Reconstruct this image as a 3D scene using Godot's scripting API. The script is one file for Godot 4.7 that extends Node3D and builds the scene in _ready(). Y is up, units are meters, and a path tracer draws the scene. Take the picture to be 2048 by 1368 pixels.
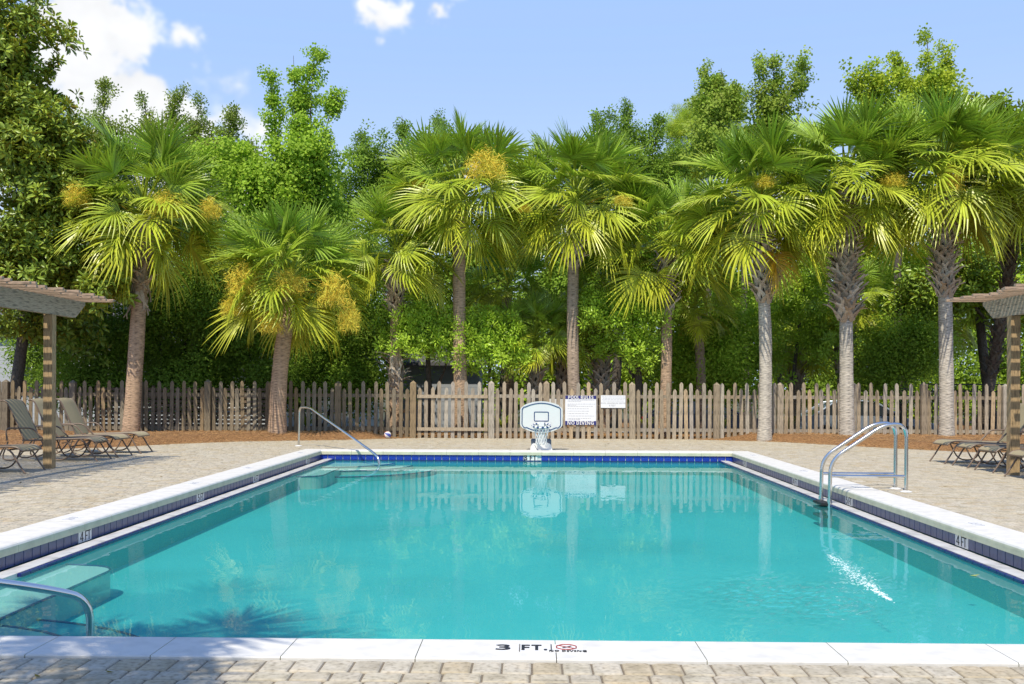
extends Node3D
# A hotel pool seen along its length: paved deck, picket fence, cabbage palms and trees behind. World: pool axis along -Z, deck at y = 0, metres.

var rng := RandomNumberGenerator.new()
var taken := {}
var MT := {}
var noise := FastNoiseLite.new()

# ---------------------------------------------------------------- mesh collector
class G:
	var v := PackedVector3Array()
	var n := PackedVector3Array()
	var c := PackedColorArray()
	var u := PackedVector2Array()
	var col := Color(1, 1, 1)
	func put(p: Vector3, q: Vector3, t := Vector2.ZERO) -> void:
		v.append(p); n.append(q); c.append(col); u.append(t)
	func tri(a: Vector3, b: Vector3, d: Vector3) -> void:   # counter-clockwise seen from outside
		var q := (b - a).cross(d - a).normalized()
		put(a, q); put(d, q); put(b, q)
	func quad(a: Vector3, b: Vector3, d: Vector3, e: Vector3) -> void:
		tri(a, b, d); tri(a, d, e)
	func smooth(p: Array, q: Array) -> void:
		put(p[0], q[0]); put(p[2], q[2]); put(p[1], q[1])
		put(p[0], q[0]); put(p[3], q[3]); put(p[2], q[2])
	func box(m: Vector3, s: Vector3, b := Basis()) -> void:
		block(m, s, 0.0, b)
	func block(m: Vector3, s: Vector3, ch := 0.0, b := Basis()) -> void:   # chamfer round the top edge
		var h := s / 2.0
		var w := []
		for y in [-h.y, h.y - ch, h.y]:
			var k: float = ch if y == h.y else 0.0
			for xz in [[-1, 1], [1, 1], [1, -1], [-1, -1]]:
				w.append(m + b * Vector3(xz[0] * (h.x - k), y, xz[1] * (h.z - k)))
		quad(w[3], w[2], w[1], w[0])
		quad(w[8], w[9], w[10], w[11])
		for i in 4:
			var j := (i + 1) % 4
			quad(w[i], w[j], w[4 + j], w[4 + i])
			if ch > 0.0:
				quad(w[4 + i], w[4 + j], w[8 + j], w[8 + i])
	func tube(pts: Array, r0: float, r1 := -1.0, seg := 8, caps := true) -> void:
		if r1 < 0.0: r1 = r0
		var rings := []
		var up := Vector3(0.13, 0.98, 0.07)
		for i in pts.size():
			var t: Vector3 = (pts[mini(i + 1, pts.size() - 1)] - pts[maxi(i - 1, 0)]).normalized()
			if absf(t.dot(up)) > 0.97 and i == 0: up = Vector3(0.97, 0.1, 0.05)
			var x := up.cross(t).normalized()
			if x.length() < 0.5: x = t.cross(Vector3(0.3, 0.5, 0.8)).normalized()
			var y := t.cross(x)
			up = y
			var r := lerpf(r0, r1, float(i) / maxf(1.0, pts.size() - 1.0))
			var ring := []
			for k in seg:
				var a := TAU * k / seg
				ring.append([pts[i] + (x * cos(a) + y * sin(a)) * r, x * cos(a) + y * sin(a)])
			rings.append(ring)
		for i in rings.size() - 1:
			for k in seg:
				var a = rings[i][k]; var b = rings[i][(k + 1) % seg]; var d = rings[i + 1][(k + 1) % seg]; var e = rings[i + 1][k]
				smooth([a[0], b[0], d[0], e[0]], [a[1], b[1], d[1], e[1]])
		if caps:
			for k in seg:
				tri(pts[0], rings[0][(k + 1) % seg][0], rings[0][k][0])
				tri(pts[-1], rings[-1][k][0], rings[-1][(k + 1) % seg][0])
	func lathe(prof: Array, seg := 16, at := Vector3.ZERO) -> void:   # prof: [radius, height] from the bottom upwards
		for i in prof.size() - 1:
			var a = prof[i]; var b = prof[i + 1]
			var sl := Vector2(b[1] - a[1], a[0] - b[0]).normalized()
			for k in seg:
				var t0 := TAU * k / seg; var t1 := TAU * (k + 1) / seg
				var d0 := Vector3(cos(t0), 0, -sin(t0)); var d1 := Vector3(cos(t1), 0, -sin(t1))
				var n0 := d0 * sl.x + Vector3(0, sl.y, 0); var n1 := d1 * sl.x + Vector3(0, sl.y, 0)
				smooth([at + d0 * a[0] + Vector3(0, a[1], 0), at + d1 * a[0] + Vector3(0, a[1], 0), at + d1 * b[0] + Vector3(0, b[1], 0), at + d0 * b[0] + Vector3(0, b[1], 0)], [n0, n1, n1, n0])
	func prism(poly: PackedVector2Array, z0: float, z1: float) -> void:   # polygon in x, y (counter-clockwise) from z0 (back) to z1 (front)
		var ix := Geometry2D.triangulate_polygon(poly)
		if Geometry2D.is_polygon_clockwise(poly):
			poly.reverse(); ix = Geometry2D.triangulate_polygon(poly)
		for i in range(0, ix.size(), 3):
			var a := poly[ix[i]]; var b := poly[ix[i + 1]]; var d := poly[ix[i + 2]]
			if (b - a).cross(d - a) < 0.0:
				var k := b; b = d; d = k
			tri(Vector3(a.x, a.y, z1), Vector3(b.x, b.y, z1), Vector3(d.x, d.y, z1))
			tri(Vector3(a.x, a.y, z0), Vector3(d.x, d.y, z0), Vector3(b.x, b.y, z0))
		for i in poly.size():
			var a := poly[i]; var b := poly[(i + 1) % poly.size()]
			quad(Vector3(a.x, a.y, z0), Vector3(b.x, b.y, z0), Vector3(b.x, b.y, z1), Vector3(a.x, a.y, z1))
	func mesh() -> ArrayMesh:
		var a := []
		a.resize(Mesh.ARRAY_MAX)
		a[Mesh.ARRAY_VERTEX] = v; a[Mesh.ARRAY_NORMAL] = n; a[Mesh.ARRAY_COLOR] = c; a[Mesh.ARRAY_TEX_UV] = u
		var m := ArrayMesh.new()
		m.add_surface_from_arrays(Mesh.PRIMITIVE_TRIANGLES, a)
		return m

# ---------------------------------------------------------------- nodes
func numbered(called: String) -> String:
	if not taken.has(called):
		taken[called] = 0
		return called
	taken[called] += 1
	return "%s_%03d" % [called, taken[called]]
func tag(o: Node3D, label := "", category := "", group := "", kind := "") -> void:
	if label: o.set_meta("label", label)
	if category: o.set_meta("category", category)
	if group: o.set_meta("group", group)
	if kind: o.set_meta("kind", kind)
func thing(called: String, label: String, category: String, at := Vector3.ZERO, turn := 0.0, group := "") -> Node3D:
	var o := Node3D.new()
	o.name = numbered(called)
	add_child(o, true)
	o.position = at; o.rotation.y = turn
	tag(o, label, category, group)
	return o
func part(called: String, m: Mesh, mat: Material, parent: Node3D, at := Vector3.ZERO, b := Basis()) -> MeshInstance3D:
	var o := MeshInstance3D.new()
	o.name = called
	o.mesh = m
	o.material_override = mat
	o.transform = Transform3D(b, at)
	parent.add_child(o, true)
	return o
func struct(called: String, m: Mesh, mat: Material) -> MeshInstance3D:
	var o := MeshInstance3D.new()
	o.name = numbered(called)
	o.mesh = m
	o.material_override = mat
	add_child(o, true)
	tag(o, "", "", "", "structure")
	return o
func scatter(called: String, m: Mesh, mat: Material, parent: Node3D, where: Array, tints := []) -> MultiMeshInstance3D:
	var mm := MultiMesh.new()
	mm.transform_format = MultiMesh.TRANSFORM_3D
	mm.use_colors = tints.size() > 0
	mm.mesh = m
	mm.instance_count = where.size()
	for i in where.size():
		mm.set_instance_transform(i, where[i])
		if tints: mm.set_instance_color(i, tints[i])
	var o := MultiMeshInstance3D.new()
	o.name = called
	o.multimesh = mm
	o.material_override = mat
	parent.add_child(o, true)
	tag(o, "", "", "", "stuff")
	return o
func copy(o: Node3D, called: String, label: String, at: Vector3, turn := 0.0) -> Node3D:
	var d: Node3D = o.duplicate()
	d.name = numbered(called)
	add_child(d, true)
	d.position = at; d.rotation.y = turn
	d.set_meta("label", label)
	return d
func rf(a: float, b: float) -> float: return rng.randf_range(a, b)
func V(x: float, y: float, depth: float) -> Vector3: return Vector3(x, y, -depth)
func lin(r: float, g: float, b: float) -> Color: return Color(r, g, b).linear_to_srgb()
func vc(r: float, g: float, b: float) -> Color: return Color(r, g, b)   # vertex colours are linear
func curve(p: Array, sub := 6) -> Array:   # smooth path through points
	var out := []
	for i in p.size() - 1:
		var a: Vector3 = p[maxi(i - 1, 0)]; var b: Vector3 = p[i]; var c: Vector3 = p[i + 1]; var d: Vector3 = p[mini(i + 2, p.size() - 1)]
		for k in sub:
			out.append(b.cubic_interpolate(c, a, d, float(k) / sub))
	out.append(p[-1])
	return out
func bent(p: Array, r: float, sub := 5) -> Array:   # straight runs with rounded corners of radius r
	var out := [p[0]]
	for i in range(1, p.size() - 1):
		var a: Vector3 = p[i] + (p[i - 1] - p[i]).limit_length(minf(r, p[i].distance_to(p[i - 1]) * 0.49))
		var b: Vector3 = p[i] + (p[i + 1] - p[i]).limit_length(minf(r, p[i].distance_to(p[i + 1]) * 0.49))
		for k in sub + 1:
			var t := float(k) / sub
			out.append(a.lerp(p[i], t).lerp(p[i].lerp(b, t), t))
	out.append(p[-1])
	return out

# ---------------------------------------------------------------- materials
func ntex(seed: int, freq: float, stops: Array, size := 512, oct := 4, kind := 3) -> NoiseTexture2D:
	var f := FastNoiseLite.new()
	f.noise_type = kind
	f.seed = seed; f.frequency = freq; f.fractal_octaves = oct
	var t := NoiseTexture2D.new()
	t.width = size; t.height = size; t.seamless = true; t.noise = f
	var g := Gradient.new()
	var off := PackedFloat32Array(); var cs := PackedColorArray()
	for i in stops.size():
		off.append(stops[i][0])
		var c = stops[i][1]
		cs.append(c if c is Color else Color(c, c, c))
	g.offsets = off; g.colors = cs
	t.color_ramp = g
	return t
func mat(c: Color, rough := 0.8, metal := 0.0) -> StandardMaterial3D:
	var m := StandardMaterial3D.new()
	m.albedo_color = c; m.roughness = rough; m.metallic = metal
	return m
func tri3(m: StandardMaterial3D, t: Texture2D, scale: Vector3, world := true, bump: Texture2D = null, cm := 0.0) -> StandardMaterial3D:
	m.albedo_texture = t
	m.uv1_triplanar = true
	m.uv1_world_triplanar = world
	m.uv1_scale = scale
	if bump:
		m.heightmap_enabled = true
		m.heightmap_texture = bump
		m.heightmap_scale = cm
	return m
func leafmat(rough: float, back: float, spec := 0.5) -> StandardMaterial3D:
	var m := mat(Color.WHITE, rough)
	m.vertex_color_use_as_albedo = true
	m.cull_mode = BaseMaterial3D.CULL_DISABLED
	m.metallic_specular = spec
	m.backlight_enabled = true
	m.backlight = Color(back, back, back).linear_to_srgb()
	return m

func materials() -> void:
	var mottled := ntex(11, 0.012, [[0.0, 0.72], [0.45, 0.95], [1.0, 1.0]], 512, 5)
	var speck := ntex(12, 0.09, [[0.0, 0.6], [0.5, 1.0], [1.0, 1.0]], 512, 4)
	var grain := ntex(13, 0.02, [[0.0, 0.45], [0.4, 0.85], [0.6, 1.0], [1.0, 0.75]], 512, 5)
	var rough := ntex(14, 0.05, [[0.0, 0.0], [1.0, 1.0]], 512, 5)
	MT.rough = rough
	MT.coping = tri3(mat(lin(0.65, 0.635, 0.595), 0.75), ntex(15, 0.02, [[0.0, 0.93], [0.42, 0.98], [0.6, 1.0], [1.0, 1.0]], 512, 6), Vector3.ONE * 0.7, true, rough, 0.15)
	MT.coping.vertex_color_use_as_albedo = true
	var ragged := ntex(16, 0.015, [[0.0, Color(0.83, 0.82, 0.8)], [0.4, Color(0.95, 0.945, 0.93)], [0.6, Color(1, 1, 1)], [1.0, Color(1, 0.97, 0.92)]], 1024, 6)
	MT.paver = tri3(mat(Color.WHITE, 0.92), ragged, Vector3.ONE * 0.45, true, rough, 0.4)
	MT.paver.vertex_color_use_as_albedo = true
	MT.paver.detail_enabled = true
	MT.paver.detail_blend_mode = BaseMaterial3D.BLEND_MODE_MUL
	MT.paver.detail_albedo = ntex(17, 0.16, [[0.0, Color(0.7, 0.68, 0.66)], [0.42, Color(0.95, 0.95, 0.95)], [0.7, Color(1, 1, 1)], [1.0, Color(1, 1, 1)]], 512, 4)
	MT.sand = tri3(mat(lin(0.19, 0.155, 0.11), 0.95), speck, Vector3.ONE * 2.0)
	MT.straw = tri3(mat(lin(0.37, 0.215, 0.095), 0.95), ntex(18, 0.03, [[0.0, Color(0.4, 0.34, 0.3)], [0.45, Color(0.85, 0.8, 0.75)], [1.0, Color(1, 1, 1)]], 512, 5), Vector3(1.5, 1.5, 1.5), true, rough, 3.0)
	MT.needle = mat(Color.WHITE, 0.8); MT.needle.vertex_color_use_as_albedo = true
	MT.wood = tri3(mat(Color.WHITE, 0.85), grain, Vector3(7, 0.5, 7), true, grain, 0.25)
	MT.wood.vertex_color_use_as_albedo = true
	MT.beam = tri3(mat(lin(0.44, 0.36, 0.265), 0.85), grain, Vector3(5, 5, 0.5), true, grain, 0.06)
	MT.slat = tri3(mat(lin(0.43, 0.305, 0.215), 0.85), grain, Vector3(0.6, 6, 6), true, grain, 0.25)
	MT.post = tri3(mat(lin(0.42, 0.295, 0.155), 0.85), grain, Vector3(6, 0.6, 6), true, grain, 0.25)
	MT.bark = tri3(mat(Color.WHITE, 0.95), ntex(19, 0.03, [[0.0, 0.35], [0.42, 0.82], [0.6, 1.0], [1.0, 1.0]], 512, 5), Vector3(0.55, 3.6, 0.55), true, ntex(20, 0.04, [[0.0, 0.0], [1.0, 1.0]], 512, 4), 1.4)
	MT.bark.vertex_color_use_as_albedo = true
	MT.boot = tri3(mat(Color.WHITE, 0.9), grain, Vector3(8, 3, 8), false)
	MT.boot.vertex_color_use_as_albedo = true
	MT.darkboot = MT.boot.duplicate(); MT.darkboot.albedo_color = Color(0.5, 0.5, 0.48)
	MT.steel = mat(lin(0.66, 0.66, 0.64), 0.17, 1.0)
	MT.oldsteel = mat(lin(0.5, 0.5, 0.48), 0.25, 1.0)
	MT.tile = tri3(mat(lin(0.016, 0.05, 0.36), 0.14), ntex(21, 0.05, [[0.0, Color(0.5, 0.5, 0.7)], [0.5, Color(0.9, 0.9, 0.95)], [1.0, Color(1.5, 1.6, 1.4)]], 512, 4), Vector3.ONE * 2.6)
	MT.shadedtile = tri3(mat(lin(0.045, 0.07, 0.18), 0.3), mottled, Vector3.ONE * 3.0)  # same blue tile; its duller look in grazing light is put into the colour
	MT.trim = mat(lin(0.012, 0.02, 0.12), 0.16)
	MT.grout = mat(lin(0.62, 0.62, 0.6), 0.9)
	MT.white = mat(lin(0.7, 0.7, 0.69), 0.5)
	MT.gutter = tri3(mat(lin(0.60, 0.59, 0.57), 0.45), mottled, Vector3.ONE)
	MT.cream = MT.coping
	MT.black = mat(lin(0.012, 0.012, 0.014), 0.6)
	MT.grey = mat(lin(0.42, 0.43, 0.46), 0.6)
	MT.red = mat(lin(0.30, 0.045, 0.035), 0.6)
	MT.navy = mat(lin(0.02, 0.022, 0.16), 0.5)
	MT.blue = mat(lin(0.012, 0.05, 0.16), 0.4)
	MT.signwhite = mat(lin(0.74, 0.76, 0.80), 0.45)
	MT.board = mat(lin(0.66, 0.65, 0.63), 0.7)
	MT.floor = tri3(mat(lin(0.03, 0.47, 0.465), 0.9), ntex(22, 0.006, [[0.0, Color(0.82, 0.9, 0.9)], [0.5, Color(0.95, 0.97, 0.97)], [1.0, Color(1, 1, 1)]], 512, 5), Vector3.ONE * 0.14)
	MT.poolwall = mat(lin(0.01, 0.30, 0.29), 0.9)
	MT.step = mat(lin(0.24, 0.52, 0.46), 0.9)
	MT.lowstep = mat(lin(0.05, 0.42, 0.40), 0.9)
	MT.water = mat(lin(0.07, 0.46, 0.45), 0.0)
	MT.water.albedo_color.a = 0.27
	MT.water.transparency = BaseMaterial3D.TRANSPARENCY_ALPHA
	MT.water.metallic_specular = 0.30
	MT.foam = mat(lin(0.9, 0.92, 0.92), 0.6)
	MT.frame = mat(lin(0.16, 0.115, 0.085), 0.4)
	MT.sling = tri3(mat(lin(0.42, 0.36, 0.22), 0.75), ntex(23, 0.3, [[0.0, 0.75], [1.0, 1.0]], 256, 2), Vector3.ONE * 6.0, false)
	MT.siding = mat(lin(0.44, 0.465, 0.49), 0.7)
	MT.greysiding = mat(lin(0.33, 0.36, 0.40), 0.7)
	MT.roof = tri3(mat(lin(0.10, 0.10, 0.105), 0.9), speck, Vector3.ONE)
	MT.glass = mat(lin(0.02, 0.025, 0.03), 0.05)
	MT.asphalt = tri3(mat(lin(0.055, 0.055, 0.058), 0.9), speck, Vector3.ONE)
	MT.concrete = tri3(mat(lin(0.5, 0.49, 0.46), 0.9), mottled, Vector3.ONE * 0.5)
	MT.soil = tri3(mat(lin(0.10, 0.10, 0.035), 0.95), ntex(24, 0.02, [[0.0, 0.55], [1.0, 1.0]], 512, 5), Vector3.ONE * 0.5)
	MT.carpaint = mat(lin(0.30, 0.36, 0.43), 0.3, 0.55)
	MT.carpaint.clearcoat_enabled = true
	MT.cardark = mat(lin(0.02, 0.03, 0.06), 0.25, 0.3)
	MT.rubber = mat(lin(0.02, 0.02, 0.02), 0.8)
	MT.lamp = mat(lin(0.35, 0.02, 0.02), 0.2)
	MT.trunk = tri3(mat(lin(0.16, 0.135, 0.11), 0.95), ntex(25, 0.03, [[0.0, 0.35], [0.5, 0.9], [1.0, 1.0]], 512, 5), Vector3(2, 0.9, 2), true, rough, 2.0)
	MT.frond = leafmat(0.36, 0.42, 0.5)
	MT.leaf = leafmat(0.6, 0.8, 0.3)
	MT.gloss = leafmat(0.34, 0.5, 0.42)
	MT.flower = leafmat(0.8, 0.3, 0.3)

# ---------------------------------------------------------------- sky
func sky_picture() -> Image:
	var w := 3072; var h := 1536
	var im := Image.create(w, h, false, Image.FORMAT_RGB8)
	for y in h:
		var e := 90.0 - 180.0 * (y + 0.5) / h
		var t := clampf(e / 90.0, 0.0, 1.0)
		var a := Color(0.79, 0.865, 0.955).lerp(Color(0.628, 0.752, 0.945), smoothstep(0.02, 0.22, t)).lerp(Color(0.40, 0.55, 0.85), smoothstep(0.2, 0.85, t))
		im.fill_rect(Rect2i(0, y, w, 1), a)
	var f := FastNoiseLite.new()
	f.seed = 5; f.frequency = 0.012; f.fractal_octaves = 6; f.fractal_gain = 0.55
	# clouds: azimuth, elevation, half width, half height (degrees), strength
	var cl := [[-21.6, 14.8, 4.3, 4.2, 2.9], [-18.4, 11.4, 4.5, 3.2, 2.7], [-23.8, 18.4, 3.4, 3.8, 3.2], [-15.0, 9.0, 4.2, 2.8, 2.2], [-22.0, 8.0, 7.0, 4.0, 1.9], [-21.0, 17.2, 1.7, 1.3, 0.85],
		[-16.2, 15.2, 1.7, 1.0, 0.6], [-14.8, 13.4, 2.0, 1.4, 0.55], [-8.3, 19.1, 1.9, 0.9, 1.5], [-5.4, 19.8, 1.3, 0.8, 1.5], [-9.0, 12.2, 5.0, 0.5, 0.25], [9.6, 14.6, 1.0, 0.7, 0.6], [14.0, 9.0, 7.0, 2.4, 0.6]]
	for k in 15:
		var az := 44.0 + k * 18.6 + 5.0 * sin(k * 2.3)
		cl.append([az, 16.0 + 9.0 * sin(k * 1.7), 7.0 + 3.0 * sin(k * 3.1), 3.6 + cos(k * 2.0), 1.0])
	for k in 6:
		cl.append([k * 61.0 + 17.0, 44.0 + 7.0 * sin(k * 2.1), 9.0, 4.0, 0.7])
	for q in cl:
		var sx: float = q[2] * 1.7; var sy: float = q[3] * 1.8
		var px := int(q[0] / 360.0 * w); var py := int((90.0 - q[1]) / 180.0 * h)
		var dx := int(sx / 360.0 * w); var dy := int(sy / 180.0 * h)
		for y in range(maxi(py - dy, 0), mini(py + dy, h / 2)):
			for x in range(px - dx, px + dx):
				var ex: float = (x - px) / (q[2] / 360.0 * w); var ey: float = (y - py) / (q[3] / 180.0 * h)
				var d: float = 1.0 - sqrt(ex * ex + ey * ey)
				var fine: float = clampf(4.6 / q[2], 1.0, 3.2)
				var s := f.get_noise_2d(x * 1.2 * fine, y * 1.5 * fine)
				var a := smoothstep(0.0, 1.05, (d * 1.0 + s * 1.6) * q[4] + 0.02) * smoothstep(-0.7, -0.2, d)
				if a > 0.003:
					var xx := posmod(x, w)
					var lit := clampf(0.96 + 0.08 * s - 0.02 * maxf(ey, 0.0), 0.0, 1.0)
					im.set_pixel(xx, y, im.get_pixel(xx, y).lerp(Color(lit * 0.955, lit * 0.96, lit * 0.97), a))
	return im

# ---------------------------------------------------------------- pool
const XL := -4.35
const XR := 4.15
const ZN := 5.52
const ZF := 21.72
const WATER := -0.198

func label_text(s: String, height: float, m: Material, parent: Node3D, called: String, at: Vector3, b := Basis(), wide := 1.0, bold := true) -> MeshInstance3D:
	var t := TextMesh.new()
	var f := SystemFont.new()
	f.font_names = PackedStringArray(["Droid Sans"])
	f.font_weight = 700 if bold else 400
	t.font = f
	t.text = s
	t.font_size = 48
	t.pixel_size = height / 35.0
	t.depth = 0.003
	t.curve_step = 2.0
	return part(called, t, m, parent, at, b * Basis().scaled(Vector3(wide, 1, 1)))

func profile_run(prof: Array, a: Vector3, b: Vector3, inward: Vector3, bounce_tint := false) -> ArrayMesh:   # a profile of [inward, up] swept from a to b with end faces
	var g := G.new()
	var flip := (b - a).cross(Vector3.UP).dot(inward) < 0.0
	for i in prof.size() - 1:
		g.col = Color(0.80, 0.82, 0.64) if bounce_tint and prof[i][1] < -0.01 and prof[i][0] > 0.0 else Color.WHITE   # greenish light off the water, painted into the face colour
		var p: Vector3 = inward * prof[i][0] + Vector3.UP * prof[i][1]
		var q: Vector3 = inward * prof[i + 1][0] + Vector3.UP * prof[i + 1][1]
		if flip: g.quad(a + p, b + p, b + q, a + q)
		else: g.quad(b + p, a + p, a + q, b + q)
	for e in [a, b]:
		for i in range(1, prof.size() - 1):
			var w := []
			for k in [0, i, i + 1]: w.append(e + inward * prof[k][0] + Vector3.UP * prof[k][1])
			if (e == a) != flip: g.tri(w[0], w[1], w[2])
			else: g.tri(w[0], w[2], w[1])
	return g.mesh()

func pool() -> void:
	var pool := thing("swimming_pool", "large rectangular pool with white coping and blue waterline tiles", "swimming pool")
	# basin
	var g := G.new()
	var y0 := -0.47
	g.quad(V(XL + 0.27, y0, ZN), V(XR - 0.27, y0, ZN), V(XR - 0.27, y0, ZF), V(XL + 0.27, y0, ZF))
	part("pool_floor", g.mesh(), MT.floor, pool)
	g = G.new()
	g.box(V(XL + 0.06, -0.37, (ZN + ZF) / 2), Vector3(0.42, 0.31, ZF - ZN))
	g.box(V(XR - 0.06, -0.37, (ZN + ZF) / 2), Vector3(0.42, 0.31, ZF - ZN))
	g.box(V(-0.1, -0.345, ZF + 0.15), Vector3(XR - XL, 0.33, 0.3))
	g.box(V(-0.1, -0.3, ZN - 0.15), Vector3(XR - XL, 0.42, 0.3))
	part("pool_wall", g.mesh(), MT.poolwall, pool)
	# backing behind the tiles
	g = G.new()
	g.box(V(XL - 0.1, -0.13, (ZN + ZF) / 2), Vector3(0.19, 0.12, ZF - ZN + 0.4))
	g.box(V(XR + 0.1, -0.13, (ZN + ZF) / 2), Vector3(0.19, 0.12, ZF - ZN + 0.4))
	g.box(V(-0.1, -0.15, ZF + 0.1), Vector3(XR - XL, 0.16, 0.19))
	part("tile_backing", g.mesh(), MT.grout, pool)
	# tiles
	var p := 0.1556
	g = G.new(); g.block(Vector3.ZERO, Vector3(p - 0.009, 0.014, 0.112), 0.003, Basis())
	var tile := g.mesh()
	g = G.new(); g.block(Vector3.ZERO, Vector3(p - 0.008, 0.03, 0.034), 0.008, Basis())
	var nose := g.mesh()
	var face := Basis(Vector3.RIGHT, PI / 2)                              # top of the block turned to +Z
	var n := int((XR - XL) / p)
	for i in n:
		var x := XL + (i + 0.5) * (XR - XL) / n
		if absf(x + 0.01) > 0.16:
			part("tile", tile, MT.tile, pool, V(x, -0.133, ZF - 0.004), face)
		part("trim_tile", nose, MT.trim, pool, V(x, -0.199, ZF - 0.006), face)
	n = int((ZF - 8.2) / p)
	for s in [-1, 1]:
		var b := Basis(Vector3.UP, -s * PI / 2) * face
		var x: float = XL if s < 0 else XR
		for i in n:
			var z := ZF - (i + 0.5) * p
			var free := true
			for k in [10.21, 13.8, 16.6, 20.5]:
				if absf(z - k) < 0.165: free = false
			if free:
				part("tile", tile, MT.shadedtile, pool, V(x - s * 0.004, -0.133, z), b)
			part("trim_tile", nose, MT.trim, pool, V(x - s * 0.275, -0.183, z), Basis(Vector3.UP, PI / 2))
	# gutter ledges along both sides: a rolled lip with a trough against the wall
	for s in [-1, 1]:
		var x: float = XL if s < 0 else XR
		var lip := profile_run([[0.0, -0.24], [0.012, -0.205], [0.035, -0.198], [0.06, -0.185], [0.09, -0.172], [0.2, -0.165], [0.258, -0.168], [0.258, -0.3], [0.0, -0.3]], V(x, 0, ZF), V(x, 0, ZN), Vector3(-s, 0, 0))
		part("gutter_lip", lip, MT.gutter, pool)
	# coping stones with a rounded nose
	var cop := [[-0.385, -0.07], [-0.385, 0.006], [-0.379, 0.012], [-0.01, 0.012], [0.012, 0.008], [0.026, 0.0], [0.034, -0.014], [0.036, -0.03], [0.036, -0.076], [0.0, -0.076]]
	var joints := [-4.39, -3.72, -3.08, -2.48, -1.86, -1.22, -0.56, 0.13, 0.86, 1.54, 2.36, 3.02, 3.68, 4.19]
	for i in joints.size() - 1:
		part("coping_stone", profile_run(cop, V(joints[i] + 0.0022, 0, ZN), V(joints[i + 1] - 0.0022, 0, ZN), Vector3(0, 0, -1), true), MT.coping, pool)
	var x := XL
	while x < XR - 0.01:
		var e := minf(x + 0.654, XR)
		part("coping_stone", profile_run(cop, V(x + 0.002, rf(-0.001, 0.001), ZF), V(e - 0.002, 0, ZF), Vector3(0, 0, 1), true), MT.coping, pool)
		x = e
	for s in [-1, 1]:
		var xx: float = XL if s < 0 else XR
		var z := ZN
		while z < ZF - 0.02:
			var e := minf(z + 0.66, ZF)
			if ZF - e < 0.3: e = ZF
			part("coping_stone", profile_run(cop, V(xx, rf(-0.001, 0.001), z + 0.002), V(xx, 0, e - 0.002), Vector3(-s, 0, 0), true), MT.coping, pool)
			z = e
		for zc in [ZN - 0.19, ZF + 0.19]:
			g = G.new(); g.block(V(xx + s * 0.1935, -0.0325, zc), Vector3(0.38, 0.083, 0.38), 0.006)
			part("coping_corner", g.mesh(), MT.coping, pool)
	# depth markers
	g = G.new(); g.block(Vector3.ZERO, Vector3(0.3, 0.014, 0.114), 0.002)
	var plate := g.mesh()
	var at_far := part("depth_marker", plate, MT.white, pool, V(-0.01, -0.133, ZF - 0.004), face)
	at_far.set_meta("label", "white tile reading 3 FT under the hoop")
	label_text("3 FT", 0.1, MT.black, pool, "marker_lettering", V(-0.01, -0.130, ZF - 0.014), Basis(), 1.0, true)
	for s in [-1, 1]:
		var b := Basis(Vector3.UP, -s * PI / 2)
		var xx: float = XL if s < 0 else XR
		for k in [[10.21, "4 FT"], [13.8, "5 FT"], [16.6, "4 FT"], [20.5, "3 FT"]]:
			part("depth_marker", plate, MT.white, pool, V(xx - s * 0.004, -0.133, k[0]), b * face)
			label_text(k[1], 0.095, MT.black, pool, "marker_lettering", V(xx - s * 0.0125, -0.134, k[0]), b, 1.0, false)
	var flat := Basis(Vector3.RIGHT, -PI / 2)
	for s in [-1, 1]:
		var xx: float = XL if s < 0 else XR
		var b := Basis(Vector3.UP, s * PI / 2) * flat
		for k in [[10.35, "4 FT"], [14.15, "5 FT"], [16.85, "4 FT"], [20.7, "3 FT"]]:
			g = G.new(); g.box(Vector3.ZERO, Vector3(0.32, 0.004, 0.15))
			part("depth_marker", g.mesh(), MT.white, pool, V(xx + s * 0.2, 0.012, k[0]), Basis(Vector3.UP, PI / 2))
			label_text(k[1], 0.09, MT.grey, pool, "marker_lettering", V(xx + s * 0.2, 0.0155, k[0]), b, 1.0, true)
	for k in [[-0.13, 0.15], [0.03, 0.165], [0.185, 0.17]]:
		g = G.new(); g.box(Vector3.ZERO, Vector3(k[1] - 0.006, 0.004, 0.15))
		part("depth_marker", g.mesh(), MT.white, pool, V(k[0], 0.0118, 5.345))
	label_text("3", 0.105, MT.black, pool, "marker_lettering", V(-0.135, 0.0152, 5.345), flat, 1.05)
	label_text("FT.", 0.105, MT.black, pool, "marker_lettering", V(0.02, 0.0152, 5.345), flat, 0.72)
	for xx in [-0.052, 0.109]:
		g = G.new(); g.box(Vector3.ZERO, Vector3(0.004, 0.003, 0.145))
		part("marker_joint", g.mesh(), MT.black, pool, V(xx, 0.0135, 5.345))
	label_text("NO DIVING", 0.027, MT.black, pool, "marker_lettering", V(0.19, 0.0152, 5.282), flat, 0.97)
	var oct := []
	for i in 9:
		var a := TAU * (i + 0.5) / 8
		oct.append(V(0.185 + 0.054 * cos(a), 0.0148, 5.362 + 0.054 * sin(a)))
	g = G.new(); g.tube(oct, 0.0034, -1.0, 4)
	g.tube([V(0.148, 0.0148, 5.39), V(0.222, 0.0148, 5.334)], 0.003, -1.0, 4)
	part("no_diving_symbol", g.mesh(), MT.red, pool)
	g = G.new()
	g.tube([V(0.165, 0.0145, 5.345), V(0.188, 0.0145, 5.362), V(0.21, 0.0145, 5.383)], 0.0035, -1.0, 4)
	g.tube([V(0.188, 0.0145, 5.362), V(0.205, 0.0145, 5.352)], 0.003, -1.0, 4)
	part("diver_figure", g.mesh(), MT.black, pool)
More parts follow.
